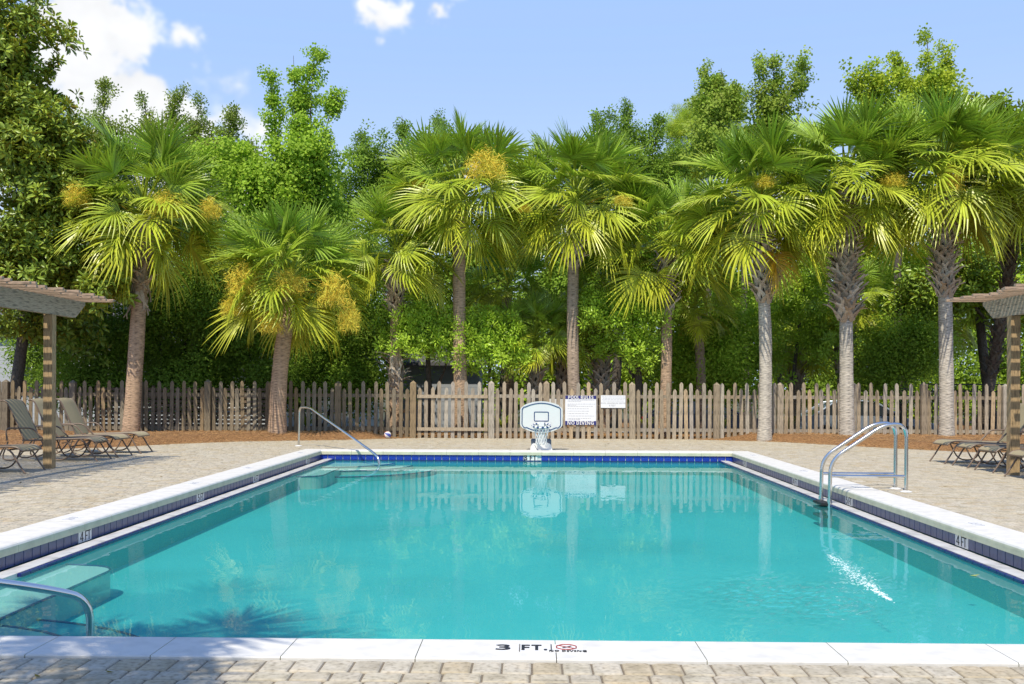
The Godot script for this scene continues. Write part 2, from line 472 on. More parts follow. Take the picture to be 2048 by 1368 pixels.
	# corner steps and benches at both left corners
	for s in [0, 1]:
		var zc: float = ZN if s == 0 else ZF
		var d: float = 1.0 if s == 0 else -1.0
		var k := 0
		for r in [[1.27, -0.25, MT.step], [1.64, -0.30, MT.step], [2.12, -0.37, MT.lowstep]]:
			var arc := []
			for i in 17:
				var a := PI / 2 * i / 16
				arc.append(V(XL + 0.27 + r[0] * cos(a), r[1], zc + d * r[0] * sin(a)))
			g = G.new()
			for i in 16:
				var c := V(XL + 0.27, r[1], zc)
				var down := Vector3(0, -0.13, 0)
				if d > 0.0:
					g.tri(c, arc[i], arc[i + 1]); g.quad(arc[i] + down, arc[i + 1] + down, arc[i + 1], arc[i])
				else:
					g.tri(c, arc[i + 1], arc[i]); g.quad(arc[i + 1] + down, arc[i] + down, arc[i], arc[i + 1])
			part("step_tread", g.mesh(), r[2], pool)
			g = G.new(); g.tube(arc, 0.012, -1.0, 4)
			part("step_edge", g.mesh(), MT.trim, pool)
			k += 1
		# swim-out bench beside the steps
		var z0 := 7.05 if s == 0 else 20.1
		var z1 := 9.1 if s == 0 else 18.35
		var xr := -3.57 if s == 0 else -3.66
		var top := -0.245
		var edge := bent([V(xr, top, z0), V(xr, top, z1), V(XL + 0.25, top, z1 + 0.1 * d)], 0.28, 8)
		g = G.new()
		for i in edge.size() - 1:
			var c := V(XL + 0.25, top, z0)
			var down := Vector3(0, -0.25, 0)
			if d > 0.0:
				g.tri(c, edge[i], edge[i + 1]); g.quad(edge[i] + down, edge[i + 1] + down, edge[i + 1], edge[i])
			else:
				g.tri(c, edge[i + 1], edge[i]); g.quad(edge[i + 1] + down, edge[i] + down, edge[i], edge[i + 1])
		part("bench", g.mesh(), MT.step, pool)
		g = G.new(); g.tube(edge, 0.013, -1.0, 4)
		part("bench_edge", g.mesh(), MT.trim, pool)

var ripple := FastNoiseLite.new()
func wave(x: float, z: float) -> float:   # height of the water surface, with a patch of ripples over a jet
	var h := 0.0006 * ripple.get_noise_2d(x * 1.6, z * 0.9) + 0.00035 * ripple.get_noise_2d(x * 4.0 + 50.0, z * 3.0)
	var q := Vector2((x - 1.85) / 0.62, (z - 7.75) / 0.75)
	var w := exp(-q.length_squared() * 1.1)
	h += w * (0.010 * ripple.get_noise_2d(x * 6.0 + 9.0, z * 5.0) + 0.004 * ripple.get_noise_2d(x * 17.0, z * 14.0))
	var d := Vector2(x - 2.02, (z - 7.55)).length()
	h += 0.0018 * sin(d * 62.0) * exp(-pow((d - 0.34) / 0.2, 2.0)) * smoothstep(-0.3, 0.6, x - 1.7)
	var foam := Vector2((x - (2.73 - 0.11 * (9.9 - z) / 2.2)) / 0.3, (z - 8.8) / 1.1)
	h += 0.001 * exp(-foam.length_squared()) * ripple.get_noise_2d(x * 22.0, z * 9.0)
	return h

func water() -> void:
	ripple.seed = 31; ripple.frequency = 1.0; ripple.fractal_octaves = 3
	var g := G.new()
	var xs := []; var zs := []
	for i in 231: xs.append(lerpf(XL + 0.262, XR - 0.262, i / 230.0))
	var z := ZN - 0.02
	while z < ZF:
		zs.append(z); z *= 1.0052
	zs.append(ZF)
	var pv := []; var pn := []
	for zz in zs:
		for xx in xs:
			var h: float = wave(xx, zz)
			pv.append(V(xx, WATER + h, zz))
			var e := 0.012
			pn.append(Vector3(-(wave(xx + e, zz) - h) / e, 1.0, (wave(xx, zz + e) - h) / e).normalized())
	var w := xs.size()
	for j in zs.size() - 1:
		for i in w - 1:
			var a := j * w + i
			g.smooth([pv[a], pv[a + 1], pv[a + w + 1], pv[a + w]], [pn[a], pn[a + 1], pn[a + w + 1], pn[a + w]])
	struct("water", g.mesh(), MT.water)
	# white flecks of a return jet breaking the surface
	var fl := G.new()
	fl.lathe([[0.0, 0.0], [0.5, 0.0], [0.42, 0.16], [0.0, 0.22]], 6)
	var where := []
	for i in 720:
		var t := pow(rng.randf(), 0.85)
		var c := V(lerpf(2.74, 2.60, t), WATER + 0.001, lerpf(9.75, 7.7, t))
		var wd := 0.015 + 0.06 * sin(PI * clampf(t * 1.05, 0.0, 1.0))
		c += Vector3(rng.randfn(0.0, wd * 0.6), 0, rng.randfn(0.0, 0.05))
		var k := rf(0.0015, 0.0075) * (0.6 + t * 0.6)
		where.append(Transform3D(Basis.from_scale(Vector3(k * rf(1.2, 3.2), 0.008, k)), c))
	var fo := scatter("foam", fl.mesh(), MT.foam, self, where)
	tag(fo, "streak of white foam flecks on the pool surface by the ladder", "foam", "", "stuff")

# ---------------------------------------------------------------- deck
func deck() -> void:
	var d := Node3D.new(); d.name = "pavement"; add_child(d); tag(d, "", "", "", "structure")
	var g := G.new()
	for r in [[-16.0, XL - 0.387, -6.0, 31.0], [XR + 0.387, 16.0, -6.0, 31.0]]:
		g.box(V((r[0] + r[1]) / 2, -0.27, (r[2] + r[3]) / 2), Vector3(r[1] - r[0], 0.52, r[3] - r[2]))
	g.box(V(-0.1, -0.27, (ZF + 0.387 + 31.0) / 2), Vector3(XR - XL + 0.774, 0.52, 31.0 - ZF - 0.387))
	g.box(V(-0.1, -0.27, (ZN - 0.387 - 6.0) / 2), Vector3(XR - XL + 0.774, 0.52, ZN - 0.387 + 6.0))
	part("paving_bed", g.mesh(), MT.sand, d)
	var tones := [vc(0.485, 0.435, 0.335), vc(0.505, 0.45, 0.34), vc(0.49, 0.44, 0.35), vc(0.53, 0.485, 0.39), vc(0.475, 0.405, 0.285), vc(0.505, 0.455, 0.355)]
	var kinds := {}
	var stuff := G.new()
	var made := 0
	# rows of tumbled pavers run along X; [from x, to x, from depth, to depth]
	var near_rows := [[4.07, 0.148], [4.22, 0.148], [4.37, 0.148], [4.52, 0.148], [4.67, 0.148], [4.82, 0.1]]
	for r in [[-4.0, 4.0, 4.08, 5.13], [-12.5, XL - 0.39, 7.0, 27.4], [XR + 0.39, 12.5, 7.0, 27.4], [XL - 0.388, XR + 0.388, ZF + 0.39, 27.4]]:
		var z: float = r[3]
		var row := 0
		while z > r[2] + 0.05:
			var dep := 0.208 if row == 0 and r[3] < 6.0 else 0.147
			var x: float = r[0] - rf(0.0, 0.14)
			while x < r[1]:
				var w: float = 0.1436 if row == 0 and r[3] < 6.0 else [0.147, 0.147, 0.221, 0.184][rng.randi() % 4]
				var a: float = maxf(x, r[0]); var b: float = minf(x + w, r[1])
				x += w
				if b - a < 0.04: continue
				var zc := z - dep / 2
				var xc := (a + b) / 2
				if covered(xc, zc) or absf(xc) > 0.52 * zc + 1.0: continue
				var tone := rng.randi() % tones.size()
				var size := Vector3(b - a - 0.0045, 0.05, dep - 0.0045)
				var at := V(xc, -0.025 + rf(-0.0012, 0.0012), zc)
				if r[3] < 6.0 and made < 300 and absf(xc) < 2.75:
					var key := "%d %d %d" % [int(size.x * 1000), int(size.z * 1000), tone]
					if not kinds.has(key):
						var k := G.new(); k.col = tones[tone]
						rounded(k, Vector3.ZERO, size)
						kinds[key] = k.mesh()
					part("paver", kinds[key], MT.paver, d, at, Basis(Vector3.UP, rf(-0.012, 0.012)) * Basis(Vector3.RIGHT, rf(-0.006, 0.006)))
					made += 1
				else:
					stuff.col = tones[tone] * rf(0.95, 1.04)
					stuff.block(at, size, 0.008)
			z -= dep
			row += 1
	var far := part("paver", stuff.mesh(), MT.paver, d)
	far.name = "paver_field"
	tag(far, "", "", "", "stuff")
	# dry leaves and litter on the deck
	var lf := G.new(); lf.col = vc(0.25, 0.17, 0.06)
	lf.quad(Vector3(-0.5, 0.02, 0), Vector3(0, 0.0, 0.22), Vector3(0.5, 0.1, 0.02), Vector3(0.05, 0.02, -0.2))
	var where := []; var tint := []
	for i in 150:
		var p := V(rf(-9, 10), 0.004, rf(9.0, 26.5))
		if p.x > XL - 0.45 and p.x < XR + 0.45 and p.z > -22.2: continue
		var k := rf(0.03, 0.09)
		where.append(Transform3D(Basis(Vector3.UP, rf(0, TAU)).scaled(Vector3(k, k, k)), p))
		tint.append([Color(1, 1, 1), Color(0.7, 1.3, 0.4), Color(0.5, 0.45, 0.5)][rng.randi() % 3])
	for q in [[-2.25, 4.78], [-1.95, 4.86], [-2.75, 5.08], [4.75, 9.9], [4.9, 9.6]]:
		where.append(Transform3D(Basis(Vector3.UP, rf(0, TAU)).scaled(Vector3(0.05, 0.05, 0.05)), V(q[0], 0.006, q[1])))
		tint.append(Color(0.9, 1.1, 0.5))
	var lit := scatter("leaves", lf.mesh(), MT.leaf, self, where, tint)
	tag(lit, "dry leaves and bits of litter lying on the paved deck", "leaves", "", "stuff")
	var fl := G.new(); fl.col = vc(0.42, 0.45, 0.16)
	fl.quad(Vector3(-0.045, 0.004, 0), Vector3(0, 0.0, 0.022), Vector3(0.045, 0.012, 0.0), Vector3(0.0, 0.003, -0.022))
	var o := MeshInstance3D.new()
	o.name = "floating_leaf"; o.mesh = fl.mesh(); o.material_override = MT.leaf; o.position = V(3.63, WATER + 0.004, 8.69)
	add_child(o, true)
	tag(o, "pale green leaf floating on the water near the right pool edge", "leaf")

func rounded(g: G, m: Vector3, s: Vector3) -> void:   # a tumbled paver: worn top corners and rim
	var h := s / 2.0
	var rings := []
	for lv in [[0.0, -h.y], [0.0, h.y - 0.014], [0.004, h.y - 0.005], [0.013, h.y]]:
		var ring := []
		for q in [[-1, 1], [1, 1], [1, -1], [-1, -1]]:
			for k in 3:
				var r := 0.014
				var a: float = {"-11": PI, "11": PI / 2, "1-1": 0.0, "-1-1": -PI / 2}["%d%d" % [q[0], q[1]]] - PI / 2 * k / 2.0
				ring.append(m + Vector3(q[0] * (h.x - r - lv[0]) + r * cos(a), lv[1], q[1] * (h.z - r - lv[0]) + r * sin(a)))
		rings.append(ring)
	for j in 3:
		for i in 12:
			g.quad(rings[j][i], rings[j][(i + 1) % 12], rings[j + 1][(i + 1) % 12], rings[j + 1][i])
	for i in range(1, 11):
		g.tri(rings[3][0], rings[3][i], rings[3][i + 1])

func bed_edge(x: float) -> float:   # where the pine straw begins, depth for each x
	var l := [[-16.0, 20.8], [-10.0, 21.6], [-9.0, 22.4], [-8.42, 23.19], [-8.08, 23.83], [-6.93, 25.03], [-4.71, 25.95], [-3.2, 26.95], [-2.9, 27.14], [4.1, 27.16], [4.4, 26.9], [6.12, 26.03], [7.28, 24.5], [8.23, 23.2], [9.2, 22.3], [16.0, 21.4]]
	for i in l.size() - 1:
		if x < l[i + 1][0]: return lerpf(l[i][1], l[i + 1][1], clampf((x - l[i][0]) / (l[i + 1][0] - l[i][0]), 0, 1))
	return 21.4
func covered(x: float, z: float) -> bool: return z > bed_edge(x) + 0.12
func bed_height(x: float, z: float) -> float:
	var d := z - bed_edge(x)
	if d < 0.0: return -0.02
	var side := smoothstep(0.0, 1.6, maxf(-2.9 - x, x - 4.2))
	var h := lerpf(0.03, 0.16, side) * smoothstep(0.0, 0.85, d) + 0.03 * noise.get_noise_2d(x * 60.0, z * 60.0) * smoothstep(0.0, 0.3, d)
	if z > 30.8: h = lerpf(h, -0.49, smoothstep(30.8, 33.2, z))
	return h - 0.004

func ground() -> void:
	var g := G.new()
	g.quad(V(-400, -0.56, -60), V(400, -0.56, -60), V(400, -0.56, 900), V(-400, -0.56, 900))
	struct("ground", g.mesh(), MT.soil)
	g = G.new()
	var nx := 200
	var rows := [0.0, 0.05, 0.12, 0.22, 0.35, 0.5, 0.7, 0.9, 1.3, 1.9, 2.6, 3.4, 4.4, 5.6, 7.0, 8.6, 10.4, 12.5]
	for i in nx:
		for j in rows.size() - 1:
			var q := []
			for e in [[0, 0], [1, 0], [1, 1], [0, 1]]:
				var x: float = -16.0 + 32.0 * (i + e[0]) / nx
				var z: float = minf(bed_edge(x) + rows[j + e[1]], 33.3)
				q.append(V(x, bed_height(x, z), z))
			g.quad(q[0], q[1], q[2], q[3])
	struct("mulch_bed", g.mesh(), MT.straw)
	var nd := G.new()
	nd.box(Vector3.ZERO, Vector3(1.0, 0.02, 0.02))
	var where := []; var tint := []
	for i in 16000:
		var x := rf(-12.5, 13.0)
		var e := bed_edge(x)
		var z := e + pow(rng.randf(), 1.4) * 4.5 - 0.06
		if x > -2.9 and x < 4.0: z = e + rf(-0.02, 2.5)
		var k := rf(0.09, 0.2)
		var b := Basis(Vector3.UP, rf(0, TAU)) * Basis(Vector3.FORWARD, rf(-0.35, 0.35))
		where.append(Transform3D(b.scaled_local(Vector3(k, rf(0.12, 0.24), rf(0.12, 0.24))), V(x, maxf(bed_height(x, z), 0.0) + rf(0.0, 0.025), z)))
		var t := rf(0.55, 1.5)
		tint.append(Color(0.42 * t, 0.245 * t, 0.105 * t))
	tag(scatter("pine_straw", nd.mesh(), MT.needle, self, where, tint), "orange brown pine straw mulch lying along the fence", "pine straw", "", "stuff")
	# street beyond the fence on the right
	g = G.new(); g.box(V(30, -0.56, 37.1), Vector3(58, 0.06, 7.2)); struct("road", g.mesh(), MT.asphalt)
	g = G.new(); g.block(V(30, -0.49, 41.0), Vector3(58, 0.2, 0.6), 0.02); struct("kerb", g.mesh(), MT.concrete)
	g = G.new(); g.box(V(30, -0.5, 42.3), Vector3(58, 0.17, 1.96)); struct("sidewalk", g.mesh(), MT.concrete)
	g = G.new(); g.box(V(30, -0.5, 50.3), Vector3(58, 0.2, 14.0)); struct("mulch_verge", g.mesh(), MT.straw)
	g = G.new(); g.box(V(-16.6, -0.5, 41.6), Vector3(34, 0.13, 16.0)); struct("lawn", g.mesh(), MT.soil)

# ---------------------------------------------------------------- fence
var wood_tones := []
var picket_mesh := {}
func picket(tall: bool) -> ArrayMesh:
	var tone := rng.randi() % wood_tones.size()
	var key := "%s%d" % [tall, tone]
	if not picket_mesh.has(key):
		var g := G.new()
		g.col = wood_tones[tone]
		var h := (1.48 if tall else 1.31) + rf(-0.012, 0.012)
		var w := 0.046
		g.prism(PackedVector2Array([Vector2(-w, 0), Vector2(w, 0), Vector2(w, h - 0.06), Vector2(w * 0.45, h - 0.015), Vector2(0, h), Vector2(-w * 0.45, h - 0.015), Vector2(-w, h - 0.06)]), -0.011, 0.011)
		picket_mesh[key] = g.mesh()
	return picket_mesh[key]
func fence_post(w: float, h: float) -> ArrayMesh:
	var g := G.new()
	g.col = wood_tones[rng.randi() % wood_tones.size()] * 0.9
	g.box(Vector3(0, (h - 0.07) / 2, 0), Vector3(w, h - 0.07, w))
	var a := w / 2
	var top := Vector3(0, h, 0)
	var c := [Vector3(-a, h - 0.07, a), Vector3(a, h - 0.07, a), Vector3(a, h - 0.07, -a), Vector3(-a, h - 0.07, -a)]
	for i in 4: g.tri(c[i], c[(i + 1) % 4], top)
	return g.mesh()
func fence_run(f: Node3D, posts: Array, z: float, skip_last := false) -> void:
	for i in posts.size():
		part("post", fence_post(0.15, 1.50 + rf(-0.02, 0.02)), MT.wood, f, V(posts[i], -0.02, z - 0.02), Basis(Vector3.FORWARD, rf(-0.01, 0.01)))
		if i + 1 == posts.size(): break
		var a: float = posts[i] + 0.08; var b: float = posts[i + 1] - 0.08
		var n := int(round((b - a) / 0.157))
		for k in n:
			var x := a + (k + 0.5) * (b - a) / n
			part("picket", picket((k + i) % 2 == 1), MT.wood, f, V(x + rf(-0.008, 0.008), -0.02 + rf(-0.012, 0.012), z), Basis(Vector3.FORWARD, rf(-0.02, 0.02)) * Basis(Vector3.UP, rf(-0.12, 0.12)))
		for y in [0.235, 1.09]:
			var g := G.new(); g.col = wood_tones[rng.randi() % wood_tones.size()] * 0.85
			g.box(V((a + b) / 2, y, z + 0.034), Vector3(b - a + 0.04, 0.085, 0.038))
			part("rail", g.mesh(), MT.wood, f)
func fence() -> void:
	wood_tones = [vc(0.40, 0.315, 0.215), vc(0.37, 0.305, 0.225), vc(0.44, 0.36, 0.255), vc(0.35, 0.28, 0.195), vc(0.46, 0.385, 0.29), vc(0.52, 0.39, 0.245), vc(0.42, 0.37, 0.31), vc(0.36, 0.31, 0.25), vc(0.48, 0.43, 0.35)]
	var f := thing("picket_fence", "picket fence run with tree shade painted dark, left of the gate, behind the left loungers", "fence", Vector3.ZERO, 0.0, "picket fence round the pool deck")
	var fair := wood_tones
	wood_tones = fair.map(func(c): return Color(c.r * 0.62, c.g * 0.60, c.b * 0.54))   # tree shade over this run is painted into its wood tones
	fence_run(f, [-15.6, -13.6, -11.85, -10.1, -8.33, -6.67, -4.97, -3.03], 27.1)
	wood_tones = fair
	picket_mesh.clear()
	f = thing("picket_fence", "weathered wooden picket fence run right of the gate, carrying the two signs", "fence", Vector3.ZERO, 0.0, "picket fence round the pool deck")
	fence_run(f, [-1.01, 0.4, 2.6, 4.74, 6.36, 8.21, 10.01, 12.08, 14.0, 15.9], 27.1)
	var gt := thing("fence_gate", "newer paler picket gate with two front rails, between two posts", "gate")
	for k in 11:
		part("picket", picket(k % 2 == 1), MT.wood, gt, V(-2.87 + k * 0.171, 0.0 + (-0.01 if k % 2 else 0.0), 27.14), Basis(Vector3.FORWARD, rf(-0.008, 0.008)))
	for y in [0.235, 1.075]:
		var g := G.new(); g.col = vc(0.47, 0.38, 0.27)
		g.box(V(-2.02, y, 27.108), Vector3(1.82, 0.085, 0.036))
		part("front_rail", g.mesh(), MT.wood, gt)
	# signs
	var s := thing("pool_rules_sign", "white POOL RULES and NO DIVING sign with blue bands on the fence", "sign", V(1.275, 0.36, 27.07))
	var g := G.new(); g.box(Vector3(0, 0.375, 0), Vector3(0.79, 0.75, 0.012)); part("panel", g.mesh(), MT.signwhite, s)
	g = G.new(); g.box(Vector3(0, 0.707, 0.009), Vector3(0.788, 0.085, 0.004)); g.box(Vector3(0, 0.05, 0.009), Vector3(0.788, 0.1, 0.004)); part("blue_band", g.mesh(), MT.navy, s)
	label_text("POOL RULES", 0.088, MT.white, s, "lettering", Vector3(0, 0.706, 0.0125), Basis(), 0.93)
	label_text("NO DIVING", 0.094, MT.white, s, "lettering", Vector3(0, 0.05, 0.0125), Basis(), 1.0)
	var y := 0.635
	for l in [[0.68, 0.0], [0.36, 0.035], [0.71, 0.065], [0.2, 0.028], [0.6, 0.03], [0.52, 0.062], [0.48, 0.062], [0.52, 0.062], [0.66, 0.062], [0.6, 0.062], [0.28, 0.028]]:
		y -= l[1]
		g = G.new()   # the fine print is too small to read: rows of short strokes
		var x := -0.335
		while x < -0.335 + l[0]:
			var w := rf(0.018, 0.075)
			g.box(Vector3(x + w / 2, y, 0.0075), Vector3(w, 0.011, 0.003))
			x += w + 0.014
		part("fine_print", g.mesh(), MT.grey, s)
	s = thing("depth_sign", "small white sign reading POOL MAXIMUM DEPTH 5 FEET on the fence", "sign", V(2.105, 0.8, 27.07))
	g = G.new(); g.box(Vector3(0, 0.16, 0), Vector3(0.63, 0.32, 0.012)); part("panel", g.mesh(), MT.signwhite, s)
	for i in 4:
		g = G.new()
		var x := -0.28 + 0.02 * (i % 2)
		while x < 0.26:
			var w := rf(0.02, 0.07)
			g.box(Vector3(x + w / 2, 0.285 - i * 0.037, 0.0075), Vector3(w, 0.009, 0.003))
			x += w + 0.014
		part("fine_print", g.mesh(), MT.grey, s)
	label_text("POOL MAXIMUM DEPTH", 0.04, MT.grey, s, "lettering", Vector3(0, 0.118, 0.0075), Basis(), 1.0)
	label_text("5 FEET", 0.04, MT.grey, s, "lettering", Vector3(-0.02, 0.058, 0.0075), Basis(), 1.0)
	s = thing("white_screen", "white slatted panel standing behind the pickets left of the rules sign", "panel", V(0.67, 0.3, 27.6))
	for i in 4:
		g = G.new(); g.box(Vector3(-0.18 + i * 0.12, 0.36, 0), Vector3(0.112, 0.72, 0.02)); part("board", g.mesh(), MT.white, s)

# ---------------------------------------------------------------- pergolas
func pergola(xb: float, out: float, label: String, z_end: float) -> void:   # out: +1 towards +X is the far side from the pool
	var p := thing("pergola", label, "pergola", Vector3.ZERO, 0.0, "timber pergolas beside the pool")
	for k in [[xb, 16.72 if out < 0 else 16.43], [xb, 10.4], [xb + out * 3.1, 16.6], [xb + out * 3.1, 10.4]]:
		var g := G.new(); g.block(V(k[0], 1.23, k[1]), Vector3(0.142, 2.46, 0.142), 0.004)
		part("post", g.mesh(), MT.post, p)
	for x in [xb - out * 0.0, xb + out * 3.1]:
		var g := G.new()
		var e := z_end
		for side in [-0.022]:
			var poly := PackedVector2Array([Vector2(-e + 0.38, 2.462), Vector2(-7.0, 2.462), Vector2(-7.0, 2.752), Vector2(-e, 2.752), Vector2(-e, 2.70)])
			var m := G.new()
			m.prism(poly, -0.045, 0.045)
			var t := Transform3D(Basis(Vector3(0, 0, 1), Vector3(0, 1, 0), Vector3(-1, 0, 0)), Vector3(x, 0, 0))
			for i in m.v.size():
				g.put(t * m.v[i], t.basis * m.n[i])
		part("beam", g.mesh(), MT.beam, p)
	var z := z_end - 0.02
	while z > 7.2:
		var g := G.new()
		var over := 0.58 + rf(-0.22, 0.16)
		var x0 := xb - out * over
		var x1 := xb + out * (3.6 + rf(-0.05, 0.05))
		g.block(V((x0 + x1) / 2, 2.775, z), Vector3(absf(x1 - x0), 0.040, 0.058), 0.004, Basis(Vector3.UP, rf(-0.004, 0.004)) * Basis(Vector3(0, 0, 1), rf(-0.003, 0.003)))
		part("slat", g.mesh(), MT.slat, p)
		z -= 0.128

# ---------------------------------------------------------------- loungers
func lounger() -> Node3D:   # head towards -X, hinge at the origin, foot end at +1.25
	var t := thing("sun_lounger", "", "sun lounger", Vector3.ZERO, 0.0, "sling loungers under the pergolas")
	var w := 0.30
	var seat := curve([Vector3(-0.05, 0.365, 0), Vector3(0.3, 0.37, 0), Vector3(0.8, 0.39, 0), Vector3(1.02, 0.40, 0), Vector3(1.13, 0.385, 0), Vector3(1.2, 0.335, 0)], 5)
	var back := curve([Vector3(-0.02, 0.37, 0), Vector3(-0.13, 0.62, 0), Vector3(-0.25, 0.88, 0), Vector3(-0.31, 1.0, 0), Vector3(-0.37, 1.055, 0), Vector3(-0.43, 1.05, 0)], 5)
	for q in [["seat_sling", seat], ["back_sling", back]]:
		var g := G.new()
		var path: Array = q[1]
		for i in path.size() - 1:
			var d: Vector3 = (path[i + 1] - path[i]).normalized()
			var nn := Vector3(-d.y, d.x, 0) * 0.004
			for k in 4:
				var z0 := -w + 2 * w * k / 4.0; var z1 := -w + 2 * w * (k + 1) / 4.0
				var s0 := -0.022 * cos(z0 / w * PI / 2) ; var s1 := -0.022 * cos(z1 / w * PI / 2)
				var o0: Vector3 = nn * 250.0 * s0; var o1: Vector3 = nn * 250.0 * s1
				g.quad(path[i] + nn + o1 + Vector3(0, 0, z1), path[i + 1] + nn + o1 + Vector3(0, 0, z1), path[i + 1] + nn + o0 + Vector3(0, 0, z0), path[i] + nn + o0 + Vector3(0, 0, z0))
				g.quad(path[i] - nn + o0 + Vector3(0, 0, z0), path[i + 1] - nn + o0 + Vector3(0, 0, z0), path[i + 1] - nn + o1 + Vector3(0, 0, z1), path[i] - nn + o1 + Vector3(0, 0, z1))
		part(q[0], g.mesh(), MT.sling, t)
	for s in [-1, 1]:
		var o := Vector3(0, 0, s * (w + 0.012))
		var g := G.new()
		g.tube(seat.map(func(p): return p + o), 0.015)
		part("side_rail", g.mesh(), MT.frame, t)
		g = G.new(); g.tube(back.map(func(p): return p + o), 0.014); part("back_rail", g.mesh(), MT.frame, t)
		g = G.new(); g.tube(curve([Vector3(0.96, 0.385, 0) + o, Vector3(1.06, 0.30, 0) + o * 1.02, Vector3(1.16, 0.14, 0) + o * 1.04, Vector3(1.26, 0.0, 0) + o * 1.05]), 0.014); part("leg", g.mesh(), MT.frame, t)
		g = G.new(); g.tube(bent([Vector3(0.28, 0.36, 0) + o, Vector3(0.42, 0.03, 0) + o, Vector3(0.74, 0.03, 0) + o, Vector3(0.92, 0.38, 0) + o], 0.14), 0.013); part("leg", g.mesh(), MT.frame, t)
		g = G.new(); g.tube(bent([Vector3(0.12, 0.36, 0) + o, Vector3(-0.16, 0.02, 0) + o, Vector3(-0.42, 0.02, 0) + o, Vector3(-0.30, 0.34, 0) + o], 0.12), 0.013); part("leg", g.mesh(), MT.frame, t)
		g = G.new(); g.tube(bent([Vector3(-0.30, 0.36, 0) + o * 1.1, Vector3(-0.33, 0.575, 0) + o * 1.1, Vector3(0.14, 0.58, 0) + o * 1.1, Vector3(0.33, 0.375, 0) + o * 1.06], 0.09), 0.014); part("armrest", g.mesh(), MT.frame, t)
	var g := G.new()
	for x in [[0.98, 0.35], [0.35, 0.2], [-0.3, 0.2]]:
		g.tube([Vector3(x[0], x[1], -w), Vector3(x[0], x[1], w)], 0.011, -1.0, 6)
	g.tube([Vector3(1.2, 0.335, -w - 0.012), Vector3(1.2, 0.335, w + 0.012)], 0.013)
	g.tube([Vector3(-0.43, 1.05, -w - 0.012), Vector3(-0.43, 1.05, w + 0.012)], 0.013)
	part("cross_bar", g.mesh(), MT.frame, t)
	return t
func loungers() -> void:
	var first := lounger()
	first.position = V(-8.84, 0, 16.02); first.set_meta("label", "sling lounger nearest the camera under the left pergola, foot beside the post")
	copy(first, "sun_lounger", "sling lounger just past the left pergola post, tall back against the fence", V(-8.82, 0, 18.55), 0.03)
	copy(first, "sun_lounger", "sling lounger half hidden behind the left pergola post, pale back", V(-8.82, 0, 19.58), -0.02)
	copy(first, "sun_lounger", "sling lounger farthest along the left deck, sunlit beside the palm trunk", V(-8.82, 0, 20.64), 0.02)
	copy(first, "sun_lounger", "sling lounger farthest along the right deck, in front of the booted palm", V(8.55, 0, 19.1), PI + 0.02)
	copy(first, "sun_lounger", "second sling lounger from the fence on the right, striped by slat shadows", V(8.55, 0, 18.05), PI - 0.02)
	copy(first, "sun_lounger", "third sling lounger from the fence on the right, beside the pergola post", V(8.52, 0, 17.08), PI + 0.015)
	copy(first, "sun_lounger", "sling lounger nearest the camera on the right, in front of the pergola post", V(8.44, 0, 15.8), PI)

# ---------------------------------------------------------------- rails and hoop
func pipework() -> void:
	var l := thing("pool_ladder", "stainless steel pool ladder with two sloping rails on the right edge", "pool ladder")
	for z in [14.06, 13.66]:
		var g := G.new()
		g.tube(bent([V(4.83, 0.0, z), V(4.83, 0.87, z), V(4.55, 0.87, z), V(3.86, 0.40, z), V(3.845, -0.62, z)], 0.17, 8), 0.0245, -1.0, 12, true)
		part("rail", g.mesh(), MT.steel, l)
		g = G.new(); g.tube([V(4.83, 0.2, z), V(3.855, 0.2, z)], 0.019, -1.0, 10); part("cross_bar", g.mesh(), MT.steel, l)
		g = G.new(); g.lathe([[0.075, 0.0], [0.075, 0.008], [0.03, 0.02], [0.0, 0.02]], 16, V(4.83, 0, z)); part("floor_flange", g.mesh(), MT.white, l)
		g = G.new(); g.tube([V(3.85, -0.16, z), V(3.85, -0.10, z)], 0.031, -1.0, 10); part("collar", g.mesh(), MT.steel, l)
	for y in [-0.165, -0.235, -0.33]:
		var g := G.new(); g.box(V(3.81, y, 13.86), Vector3(0.13, 0.03, 0.4)); part("tread", g.mesh(), MT.black, l)
	var far := thing("handrail", "stainless handrail sloping into the water at the far left corner", "handrail", Vector3.ZERO, 0.0, "corner handrails")
	var g := G.new()
	g.tube(bent([V(-5.14, 0, 23.28), V(-5.12, 0.865, 23.25), V(-4.82, 0.865, 22.9), V(-3.12, 0.0, 20.95), V(-3.0, -0.09, 20.8), V(-2.99, -0.45, 20.8)], 0.13, 7), 0.0245, -1.0, 12)
	part("rail", g.mesh(), MT.steel, far)
	g = G.new(); g.lathe([[0.085, 0.0], [0.085, 0.008], [0.035, 0.02], [0.0, 0.02]], 16, V(-5.14, 0, 23.28)); part("floor_flange", g.mesh(), MT.white, far)
	var near := thing("handrail", "stainless handrail sloping into the water at the near left corner, in shade", "handrail", Vector3.ZERO, 0.0, "corner handrails")
	g = G.new()
	g.tube(bent([V(-5.1, 0, 4.0), V(-5.08, 0.865, 4.02), V(-4.8, 0.865, 4.3), V(-2.86, 0.125, 6.2), V(-2.67, 0.04, 6.36), V(-2.67, -0.45, 6.36)], 0.15, 8), 0.0245, -1.0, 14)
	part("rail", g.mesh(), MT.steel, near)
	g = G.new(); g.lathe([[0.085, 0.0], [0.085, 0.008], [0.035, 0.02], [0.0, 0.02]], 16, V(-5.1, 0, 4.0)); part("floor_flange", g.mesh(), MT.white, near)

